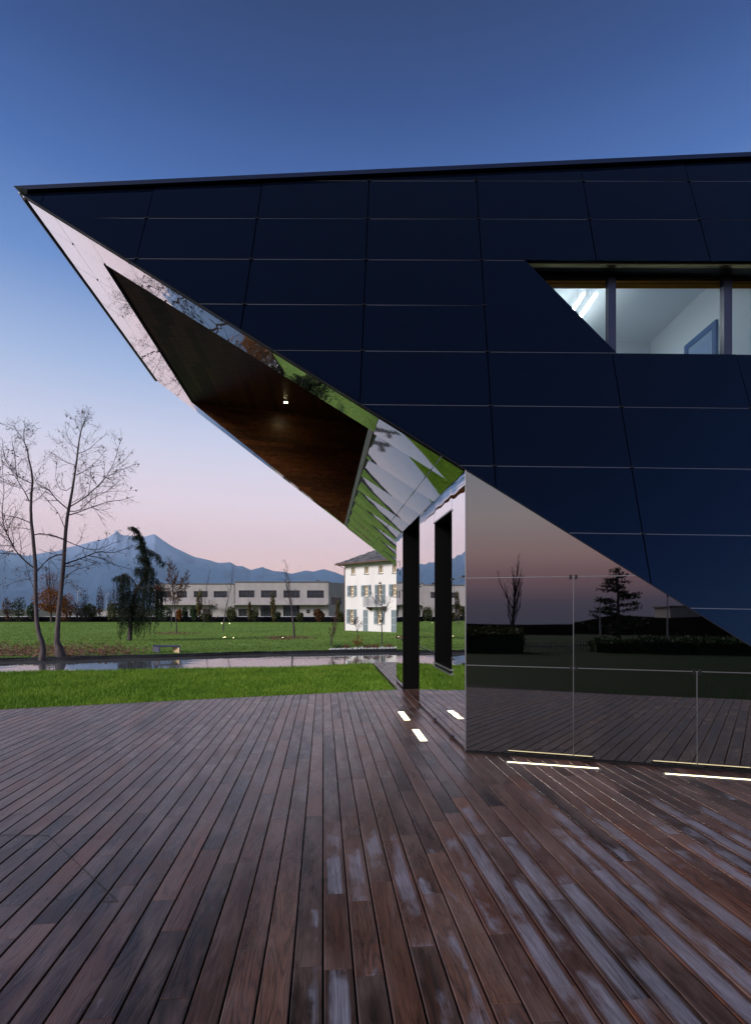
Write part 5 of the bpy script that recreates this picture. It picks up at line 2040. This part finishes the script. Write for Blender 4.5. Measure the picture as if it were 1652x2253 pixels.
def industrial(name, x0c, x1c, topc, D, label, wins, doors, canopy, side=None):
    o = V(XI(x0c, D), D, zi0)
    W = XI(x1c, D) - o.x
    H = ZI(topc, D) - zi0
    t = thing(name, o + V(W / 2, 0, 0), label, 'building')
    holes = []
    for a, b, c, d in wins + doors:
        holes.append((XI(a, D) - o.x, XI(b, D) - o.x, ZI(d, D) - zi0, ZI(c, D) - zi0))
    dx, dz, nr = V(1, 0, 0), V(0, 0, 1), V(0, -1, 0)
    mb = MB()
    wall_holes(mb, o, dx, dz, W, H, holes, .22, nr)
    wall = obj('wall', mb, M['panel_wall'], t)
    for k, h in enumerate(holes):
        isd = k >= len(wins)
        window_in(t, o, dx, dz, nr, *h, .2, 6 if isd else 4, 2 if not isd else 1, M['ind_glass'], M['ind_frame'], .08, 'glazed_door' if isd else 'window')
    # panel joints
    mb = MB()
    x = 2.4
    while x < W:
        if not any(h[0] - .05 < x < h[1] + .05 for h in holes):
            mb.box(o + V(x, -.004, H * .5), .035, .01, H - .3)
        x += 2.4
    j = obj('wall_joints', mb, M['panel_joint'], t); tag(j, kind='stuff')
    mb = MB(); mb.bbox(o + V(-.1, -.15, H), o + V(W + .1, 14, H + .22)); obj('roof', mb, M['roofline'], t)
    if canopy:
        a, b, c = canopy
        mb = MB(); mb.bbox((XI(a, D), D - 1.6, ZI(c, D) - .3), (XI(b, D), D - .01, ZI(c, D))); obj('canopy', mb, M['panel_wall'], t)
    mb = MB()
    mb.bbox(o + V(.25, 1.0, 0), o + V(W - .05, 14, H - .02)); obj('body', mb, M['panel_wall'], t)
    return t, o, W, H


tI, oI, WI, HI = industrial('long_industrial_building', 460, 1105, 485, DI, 'long pale two-storey industrial building with strip windows, nearer the white house',
                            [(487, 595, 540, 589), (640, 748, 540, 590), (795, 907, 540, 591), (957, 1073, 540, 592), (953, 977, 672, 698)],
                            [(485, 545, 668, 722), (637, 745, 640, 722), (793, 905, 640, 722), (1002, 1052, 672, 722)], (300, 1100, 632))
# its receding side
sd = V(.62, .785, 0).normalized()
o2 = oI + V(WI, 0, 0)
W2 = 16.0
nr2 = V(sd.y, -sd.x, 0)
mb = MB()
# window on the side face: match its pixels by walking along the wall
def side_w(cx):
    u = c4(cx, 0)[0]
    k = (u - UC) / F
    s_ = (k * o2.y - o2.x) / (sd.x - k * sd.y)
    return s_


h0, h1 = side_w(1123), side_w(1192)
wall_holes(mb, o2, sd, up, W2, HI, [(h0, h1, 4.05, 5.75)], .2, nr2)
sw = obj('side_wall', mb, M['panel_wall'], tI)
window_in(tI, o2, sd, up, nr2, h0, h1, 4.05, 5.75, .18, 5, 2, M['ind_glass'], M['ind_frame'], .08)
mb = MB(); mb.bbox((XI(1012), DI + 2, ZI(485)), (XI(1032), DI + 3.2, ZI(466))); obj('roof_unit', mb, M['pale_steel'], tI)
mb = MB(); mb.bbox((XI(809), DI + 2, ZI(485)), (XI(818), DI + 2.8, ZI(470))); obj('chimney', mb, M['stone'], tI)
tI2, o3, W3, H3 = industrial('industrial_building', -95, 455, 498, DI + 1.5, 'lower pale industrial wing behind the brown-leaved tree and the cedar',
                             [(-60, 20, 545, 590), (60, 130, 545, 590), (178, 274, 545, 588), (315, 412, 545, 589), (453, 457, 548, 592)][:4], [(150, 200, 668, 720), (240, 290, 668, 720)], (-90, 300, 632))
mb = MB(); mb.bbox((xat(338, DI + 1), DI + 1.0, EYE + (VH - 1300) / F * DI), (xat(352, DI + 1), DI + 1.4, EYE + (VH - 1290) / F * DI)); so = obj('red_sign', mb, mat('red_sign_paint', (.35, .05, .03), .6), tI2)
mb = MB(); mb.bbox((xat(327, DI + 1), DI + .9, EYE + (VH - 1301) / F * DI), (xat(344, DI + 1), DI + 1.3, EYE + (VH - 1296.5) / F * DI)); obj('sign_band', mb, mat('white_sign_paint', (.6, .6, .6), .6), tI2)
# low sheds further left
for k, (u0, u1, vt, lab) in enumerate(((128, 172, 1340, 'low grey shed beyond the wall behind the autumn tree'), (214, 262, 1343, 'low pale shed beyond the wall left of the cedar'))):
    D_ = 135.0
    t = thing('shed', (xat((u0 + u1) / 2, D_), D_, -1.4), lab, 'shed')
    zt_ = EYE + (VH - vt) / F * D_
    mb = MB(); mb.bbox((xat(u0, D_), D_, -1.7), (xat(u1, D_), D_ + 6, zt_)); obj('wall', mb, M['panel_wall'] if k else mat('grey_wall', (.10, .10, .12), .8), t)
    mb = MB(); mb.bbox((xat(u0, D_) - .2, D_ - .3, zt_ + .002), (xat(u1, D_) + .2, D_ + 6.2, zt_ + .25)); obj('roof', mb, M['roofline'], t)

# ------------------------------------------------------------------ white house
def ch(x, y): return ((820 + x / 6.883) * .88008, (1350 + y / 6.883) * .88008)


HA = V(xat(758.4, 66.4), 66.4, -1.15)
HBp = V(xat(875, 60.0), 60.0, -1.15)
HD = (HBp - HA); HD.z = 0; HD.normalize()
HN = V(HD.y, -HD.x, 0)
if HN.y > 0: HN = -HN
HW, HDEP = 13.6, 10.0
HH = 7.30 + 1.15


def hx(x):
    u = ch(x, 0)[0]
    k = (u - UC) / F
    return (k * HA.y - HA.x) / (HD.x - k * HD.y)


def hz(x, y):
    a = hx(x)
    D_ = HA.y + HD.y * a
    return EYE + (VH - ch(0, y)[1]) / F * D_ - HA.z


house = thing('white_house', HA + HD * HW / 2, 'white three-storey house with blue-grey shutters and slate hip roof', 'house')
M['stucco'] = noise_mat('white_stucco', (.52, .51, .505), (.61, .60, .595), .5, .9, 6, stretch=(1, 1, .35), spec=.1)
M['shutter'] = mat('blue_grey_shutter', (.105, .14, .16), .7)
M['shutter_rail'] = mat('pale_shutter_rail', (.21, .25, .27), .7)
M['cream'] = mat('cream_window_frame', (.80, .66, .46), .6)
M['hglass'] = mat('house_window_glass', (.05, .045, .04), .08, 0, .8)
M['gutter'] = mat('copper_gutter', (.10, .05, .04), .5, .3)
M['slate'] = noise_mat('slate_roof', (.045, .045, .05), (.13, .13, .14), 1.4, .8, 6, .03, 3)
wins = []   # x0,x1,ytop,ybot,type
wins += [(398, 465, 470, 590, 'attic'), (625, 698, 458, 578, 'attic'), (868, 942, 440, 568, 'attic'), (1105, 1180, 425, 560, 'attic')]
wins += [(383, 445, 790, 968, 'win'), (625, 690, 782, 968, 'win'), (862, 930, 773, 1098, 'tall'), (1108, 1180, 765, 966, 'win')]
wins += [(375, 440, 1198, 1435, 'win'), (848, 918, 1204, 1446, 'win')]
holes = []
for x0_, x1_, y0_, y1_, ty in wins:
    holes.append((hx(x0_), hx(x1_), hz((x0_ + x1_) / 2, y1_), hz((x0_ + x1_) / 2, y0_)))
# one more bay hidden by the building
mb = MB()
wall_holes(mb, HA, HD, up, HW, HH, holes, .32, HN)
hwall = obj('wall', mb, M['stucco'], house)
mb = MB()
HV = -HN
mb.quad(HA, HA + HV * HDEP, HA + HV * HDEP + up * HH, HA + up * HH)
mb.quad(HA + HD * HW, HA + HD * HW + HV * HDEP, HA + HD * HW + HV * HDEP + up * HH, HA + HD * HW + up * HH)
mb.quad(HA + HV * HDEP, HA + HD * HW + HV * HDEP, HA + HD * HW + HV * HDEP + up * HH, HA + HV * HDEP + up * HH)
obj('rear_walls', mb, M['stucco'], house)
for (a, b, c, d), w in zip(holes, wins):
    ty = w[4]
    win_ = window_in(house, HA, HD, up, HN, a, b, c, d, .26, 2, {'attic': 1, 'win': 3, 'tall': 4}[ty], M['hglass'], M['cream'], .085)
    mb = MB(); mb.box(HA + HD * ((a + b) / 2) + up * (c - .05) + HN * .04, b - a + .12, .20, .07, HD, HN, up); obj('sill', mb, M['stone'], win_)
    if ty != 'attic':
        sw_ = (b - a) * .80
        for s_ in (0, 1):
            xa = a - sw_ if s_ == 0 else b
            sh = MB(); sh.box(HA + HD * (xa + sw_ / 2) + up * ((c + d) / 2) + HN * .035, sw_ - .02, .05, d - c + .08, HD, HN, up)
            so = obj('shutter', sh, M['shutter'], win_)
            sh = MB()
            for fz in (.02, .5, .98):
                sh.box(HA + HD * (xa + sw_ / 2) + up * (c + (d - c) * fz) + HN * .062, sw_ - .02, .012, .09, HD, HN, up)
            tag(obj('shutter_rails', sh, M['shutter_rail'], house), kind='stuff')
for x0_, x1_, y0_, y1_ in ((607, 685, 1200, 1577), (1090, 1180, 1202, 1592)):
    a, b = hx(x0_), hx(x1_)
    c, d = 0.03, hz((x0_ + x1_) / 2, y0_)
    sh = MB(); sh.box(HA + HD * ((a + b) / 2) + up * ((c + d) / 2) + HN * .02, b - a, .05, d - c, HD, HN, up)
    dr = obj('shuttered_door', sh, M['shutter_rail'], house)
    for half in (0, 1):
        sh = MB(); ww = (b - a) / 2
        for k in range(3):
            zz0 = c + .08 + (d - c - .1) * k / 3
            sh.box(HA + HD * (a + ww * (half + .5)) + up * (zz0 + (d - c - .1) / 6 - .03) + HN * .05, ww - .12, .012, (d - c) / 3 - .16, HD, HN, up)
        obj('door_leaf', sh, M['shutter'], dr)
# balcony
a, b = hx(690), hx(1010)
zs_, zr_ = hz(850, 1138), hz(850, 985)
mb = MB(); mb.box(HA + HD * ((a + b) / 2) + up * (zs_ - .06) + HN * .45, b - a, .9, .12, HD, HN, up)
bal = obj('balcony', mb, M['stone'], house)
mb = MB()
for s_ in (a + .4, b - .5):
    mb2 = MB()
    pr = [HA + HD * s_ + up * (zs_ - .12), HA + HD * s_ + up * (zs_ - .12) + HN * .75, HA + HD * s_ + up * (zs_ - .3) + HN * .7, HA + HD * s_ + up * (zs_ - .55) + HN * .05]
    mb2.prism(pr, HD * .28); obj('bracket', mb2, mat('bracket_stone', (.14, .10, .08), .8), bal)
rl = MB()
rl.box(HA + HD * ((a + b) / 2) + up * zr_ + HN * .86, b - a, .05, .05, HD, HN, up)
for s_ in (a, b):
    rl.box(HA + HD * s_ + up * zr_ + HN * .43, .05, .9, .05, HD, HN, up)
n_ = 26
for k in range(n_ + 1):
    rl.box(HA + HD * (a + (b - a) * k / n_) + up * ((zs_ + zr_) / 2) + HN * .86, .03, .03, zr_ - zs_, HD, HN, up)
for k in range(1, 7):
    rl.box(HA + HD * a + up * ((zs_ + zr_) / 2) + HN * (.86 * k / 7), .03, .03, zr_ - zs_, HD, HN, up)
obj('railing', rl, M['post'], bal)
mb = MB(); mb.box(HA + HD * hx(895) + up * hz(895, 742) + HN * .08, .3, .12, .12, HD, HN, up); obj('wall_lamp', mb, M['gutter'], house)
# downpipe, eaves, hip roof with slate courses
mb = MB(); mb.tube([HA + HN * .08 + HD * .02 + up * 0.0, HA + HN * .08 + HD * .02 + up * (HH - .5), HA + HN * .75 - HD * .65 + up * (HH - .05)], [.05, .05, .05], 6); obj('downpipe', mb, M['gutter'], house)
ov = .85
c1 = HA - HD * ov + HN * ov; c2 = HA + HD * (HW + ov) + HN * ov; c3_ = HA + HD * (HW + ov) + HV * (HDEP + ov); c4_ = HA - HD * ov + HV * (HDEP + ov)
ze = HH - .02
cc = [q + up * ze for q in (c1, c2, c3_, c4_)]
half = (HDEP + 2 * ov) / 2
pit = .50
r1_ = HA - HD * ov + HD * half + HV * (HDEP / 2) + up * (ze + half * pit); r2_ = HA + HD * (HW + ov - half) + HV * (HDEP / 2) + up * (ze + half * pit)
mb = MB()
mb.v += [cc[0], cc[1], cc[2], cc[3], r1_, r2_]
mb.f += [(0, 1, 5, 4), (1, 2, 5), (2, 3, 4, 5), (3, 0, 4), (0, 3, 2, 1)]
roof = obj('roof', mb, M['slate'], house)
mb = MB()
for a_, b_ in ((cc[0], cc[1]), (cc[3], cc[0])):
    d_ = (b_ - a_).normalized()
    mb.box((a_ + b_) / 2 + up * .0, (b_ - a_).length + .1, .14, .16, d_, d_.cross(up), up)
obj('eaves', mb, M['gutter'], roof)
# slate courses on the visible slope
rsl = random.Random(14)
slm = MB()
nrm_s = (cc[1] - cc[0]).cross(r1_ - cc[0]).normalized()
if nrm_s.z < 0: nrm_s = -nrm_s
upv = (V(0, 0, 1) - nrm_s * nrm_s.z).normalized()
hx_ = (cc[1] - cc[0]).normalized()
LS = half * math.sqrt(1 + pit * pit)
ncr = 17
for r_ in range(ncr):
    t0_, t1_ = LS * r_ / ncr, LS * (r_ + 1.15) / ncr
    x = half * (r_ / ncr) + rsl.uniform(0, .3)
    xe = min(HW + 2 * ov - half * (r_ / ncr), 12)
    while x < xe:
        w_ = rsl.uniform(.35, .75)
        o_ = cc[0] + hx_ * x + upv * (t0_ + rsl.uniform(-.06, .06)) + nrm_s * .03
        slm.prism([o_, o_ + hx_ * (w_ - .03), o_ + hx_ * (w_ - .03) + upv * (t1_ - t0_) - nrm_s * .02, o_ + upv * (t1_ - t0_) - nrm_s * .02], nrm_s * rsl.uniform(.03, .07))
        x += w_
tag(obj('slates', slm, M['slate'], roof), kind='stuff')

# ------------------------------------------------------------------ what stands behind the camera (seen in the dark mirror wall)
tn = (fw3(0, HT) - fw3(0, 0)).normalized()
MN = FWD.cross(tn).normalized()
if MN.y > 0: MN = -MN


def mirrored(u, v, dist):
    """point at `dist` beyond the mirror along the reflected ray through pixel u,v"""
    P = on_plane(u, v, fw3(1, 1), MN)
    d = ray(u, v)
    d = d - MN * (2 * d.dot(MN))
    return P + d * dist


def m7(x, y): return ((1140 + x / 2.2415) * .88008, (1150 + y / 2.2415) * .88008)


def mground(cx, dist, z=-.1):
    P = mirrored(*m7(cx, 950), dist)
    return V(P.x, P.y, z)


def mheight(cx, cy, dist):
    return mirrored(*m7(cx, cy), dist).z


b_ = mground(312, 34)
small_tree('bare_tree', 0, 0, 0, 'bare upright tree mirrored in the dark glass wall near its corner', 301, .55, 3, 0, None, .14, base=b_, pale=False, start=.2, density=1.2) if False else None
rg = random.Random(303)
t = thing('bare_tree', b_, 'bare upright tree mirrored in the dark glass wall, nearest the wall corner', 'tree')
tr_, cr_ = MB(), MB()
H_ = mheight(312, 530, 34) + .1
Pm = bend_path(b_, V(0, 0, 1), H_, 9, rg, .02, .03); tr_.tube(Pm, taper(10, .16, .01), 7, cap=False)
for k in range(14):
    P, d = path_at(Pm, rg.uniform(.15, .7))
    grow(cr_, None, bend_path(P, V(rg.uniform(-.5, .5), rg.uniform(-.4, .4), 1), (H_ - P.z) * rg.uniform(.5, .8), 6, rg, .04, .08), .045, .01, 2, rg, dict(levels=2, density={2: 2.4, 1: 2.6}, ratio=.28, angle=(.3, .7), wob=.08, up=.12, tip=.012, start=.2, maxlen=1.6))
grow(cr_, None, Pm[2:], .01, .01, 2, rg, dict(levels=2, density={2: 2.6, 1: 2.6}, ratio=.25, angle=(.4, .8), wob=.08, up=.12, tip=.012, start=.1, maxlen=1.8))
obj('trunk', tr_, M['bark'], t); obj('crown', cr_, M['twig'], t)
b_ = mground(915, 36)
t = thing('conifer', b_, 'layered cedar mirrored in the dark glass wall', 'tree')
H_ = mheight(915, 595, 36) + .1
tr_, lf_ = MB(), MB()
Pm = [b_, b_ + V(0, 0, H_)]; tr_.tube(Pm, [.2, .02], 7, cap=False)
for k in range(46):
    f_ = k / 46
    z_ = H_ * (.10 + .88 * f_)
    ln = (1 - f_) ** .8 * 3.2 * rg.uniform(.6, 1.1) + .2
    a_ = rg.uniform(0, 6.28)
    P = bend_path(b_ + V(0, 0, z_), V(math.cos(a_), math.sin(a_), .18), ln, 4, rg, .05, .0)
    tr_.tube(P, taper(5, .04, .01), 4, cap=False)
    for _ in range(int(70 * ln / 2) + 10):
        q, _d = path_at(P, rg.uniform(.15, 1)); lf_.leaf(q + V(rg.gauss(0, .16), rg.gauss(0, .16), rg.gauss(0, .07)), .26, rg, .4)
obj('trunk', tr_, M['bark'], t); obj('crown', lf_, M['needle'], t)
for cx_, cyt, ds, lab in ((812, 790, 30, 'lamp post mirrored in the dark glass wall beside the layered cedar'), (1190, 765, 30, 'lamp post mirrored in the dark glass wall near the slanted edge')):
    b_ = mground(cx_, ds)
    t = thing('lamp_post', b_, lab, 'lamp post')
    h_ = mheight(cx_, cyt, ds) + .1
    mb = MB(); mb.tube([b_, b_ + V(0, 0, h_)], [.06, .04], 6); obj('pole', mb, M['post'], t)
    mb = MB(); mb.box(b_ + V(.3, 0, h_), .7, .22, .1); obj('lamp_head', mb, M['clip'], t)
# hedge blocks, picket fence, hill
def back_hedge(cx0, cx1, cyt, dist, label, m):
    a, b = mground(cx0, dist), mground(cx1, dist)
    zt_ = mheight((cx0 + cx1) / 2, cyt, dist)
    d = b - a; l_ = d.length; d.normalize(); n = V(-d.y, d.x, 0)
    t = thing('hedge', (a + b) / 2, label, 'hedge')
    core = MB(); core.box((a + b) / 2 + up * ((zt_ * .8 + .1) / 2 - .05), l_ - .3, .8, zt_ * .8, d, n, up); obj('core', core, M['greenleaf'], t)
    lf = MB()
    for _ in range(int(l_ * 260)):
        x = rg.uniform(-l_ / 2, l_ / 2)
        lf.leaf((a + b) / 2 + d * x + n * rg.uniform(-.6, .6) + up * (rg.uniform(0, 1) ** .6 * (zt_ + .1) + rg.gauss(0, .10)), .2, rg)
    obj('foliage', lf, m, t)


back_hedge(-60, 390, 935, 24, 'dark straggly hedge mirrored in the glass wall beneath the bare tree', M['oliveleaf'])
back_hedge(760, 1000, 1010, 23.5, 'clipped hedge block mirrored in the glass wall, nearest the picket fence', M['greenleaf'])
back_hedge(1010, 1320, 998, 23, 'clipped hedge block mirrored in the glass wall, in the middle', M['greenleaf'])
back_hedge(1330, 1750, 1005, 22.5, 'clipped hedge block mirrored in the glass wall, at the picture edge', M['greenleaf'])
a, b = mground(395, 24), mground(752, 24)
t = thing('picket_fence', (a + b) / 2, 'pale picket fence mirrored in the dark glass wall', 'fence')
d = (b - a); l_ = d.length; d.normalize(); n = V(-d.y, d.x, 0)
zt_ = mheight(570, 1020, 24)
pk = MB(); pk.box((0, 0, 0), .05, .02, zt_ + .1); pk_me = bpy.data.meshes.new('picket'); pk_me.from_pydata([tuple(p) for p in pk.v], [], pk.f); M['picket'] = mat('pale_picket', (.16, .16, .16), .8); pk_me.materials.append(M['picket'])
k = 0
while k * .16 < l_:
    o = bpy.data.objects.new('picket', pk_me); COL.objects.link(o); o.parent = t
    o.location = a + d * (k * .16) + up * ((zt_ + .1) / 2) - (a + b) / 2
    o.rotation_euler = (0, 0, math.atan2(d.y, d.x))
    k += 1
mb = MB(); mb.box((a + b) / 2 + up * (zt_ * .75) - n * .03, l_, .03, .06, d, n, up); obj('rail', mb, M['picket'], t)
# hill
mb = MB()
hd = 150.0
prof = [(-500, 918), (-200, 915), (60, 912), (200, 916), (400, 920), (560, 918), (650, 918), (700, 912), (780, 896), (850, 880), (920, 874), (1000, 878), (1100, 884), (1200, 880), (1330, 875), (1500, 870), (1750, 880), (2000, 900)]
for cx_, cy_ in prof:
    P = mirrored(*m7(cx_, cy_), hd)
    z_ = P.z
    for fr, hh in ((.62, -1.6), (.72, -1.0 + .25 * z_), (.85, z_ * .7), (1.0, z_), (1.3, z_ * .6), (1.8, -1.8)):
        Q = mirrored(*m7(cx_, cy_), hd * fr)
        mb.v.append(V(Q.x, Q.y, hh))
for i in range(len(prof) - 1):
    for j in range(5):
        a = i * 6 + j
        mb.f.append((a, a + 6, a + 7, a + 1))
M['hill'] = noise_mat('dark_wooded_hill', (.003, .003, .0025), (.007, .006, .005), .12, .95, 6, .6, .5, spec=0.0)
tag(obj('hill', mb, M['hill'], smooth_=True), kind='structure')
# pale block on the hill
P = mirrored(*m7(1245, 872), 140)
t = thing('hill_building', P - V(0, 0, 2), 'pale flat-roofed building on the hill mirrored near the slanted edge', 'building')
mb = MB(); zt_ = mirrored(*m7(1245, 832), 140).z
q0, q1 = mirrored(*m7(1160, 872), 140), mirrored(*m7(1325, 872), 140)
d = q1 - q0; d.z = 0; l_ = d.length; d.normalize(); n = V(-d.y, d.x, 0)
mb.box((q0 + q1) / 2 + up * ((zt_ - P.z) / 2 - .5), l_, 8, zt_ - P.z + 1, d, n, up); obj('wall', mb, M['panel_wall'], t)
mb = MB(); mb.box((q0 + q1) / 2 + up * (zt_ - P.z + .15), l_ + 1, 9, .3, d, n, up); obj('roof', mb, M['roofline'], t)

# ------------------------------------------------------------------ air
HAZE = 2.8e-5
mb = MB()
mb.bbox((-38000, -9000, -2.8), (38000, 26000, 3300))
m_, nt_, p_ = new_mat('hazy_air')
nt_.nodes.remove(p_)
pv = nt_.nodes.new('ShaderNodeVolumePrincipled')
pv.inputs['Density'].default_value = HAZE
pv.inputs['Color'].default_value = (.46, .70, 1.0, 1)
pv.inputs['Anisotropy'].default_value = 0.0
out_ = [n for n in nt_.nodes if n.type == 'OUTPUT_MATERIAL'][0]
nt_.links.new(pv.outputs['Volume'], out_.inputs['Volume'])
hz_o = obj('haze', mb, m_)
tag(hz_o, kind='stuff')
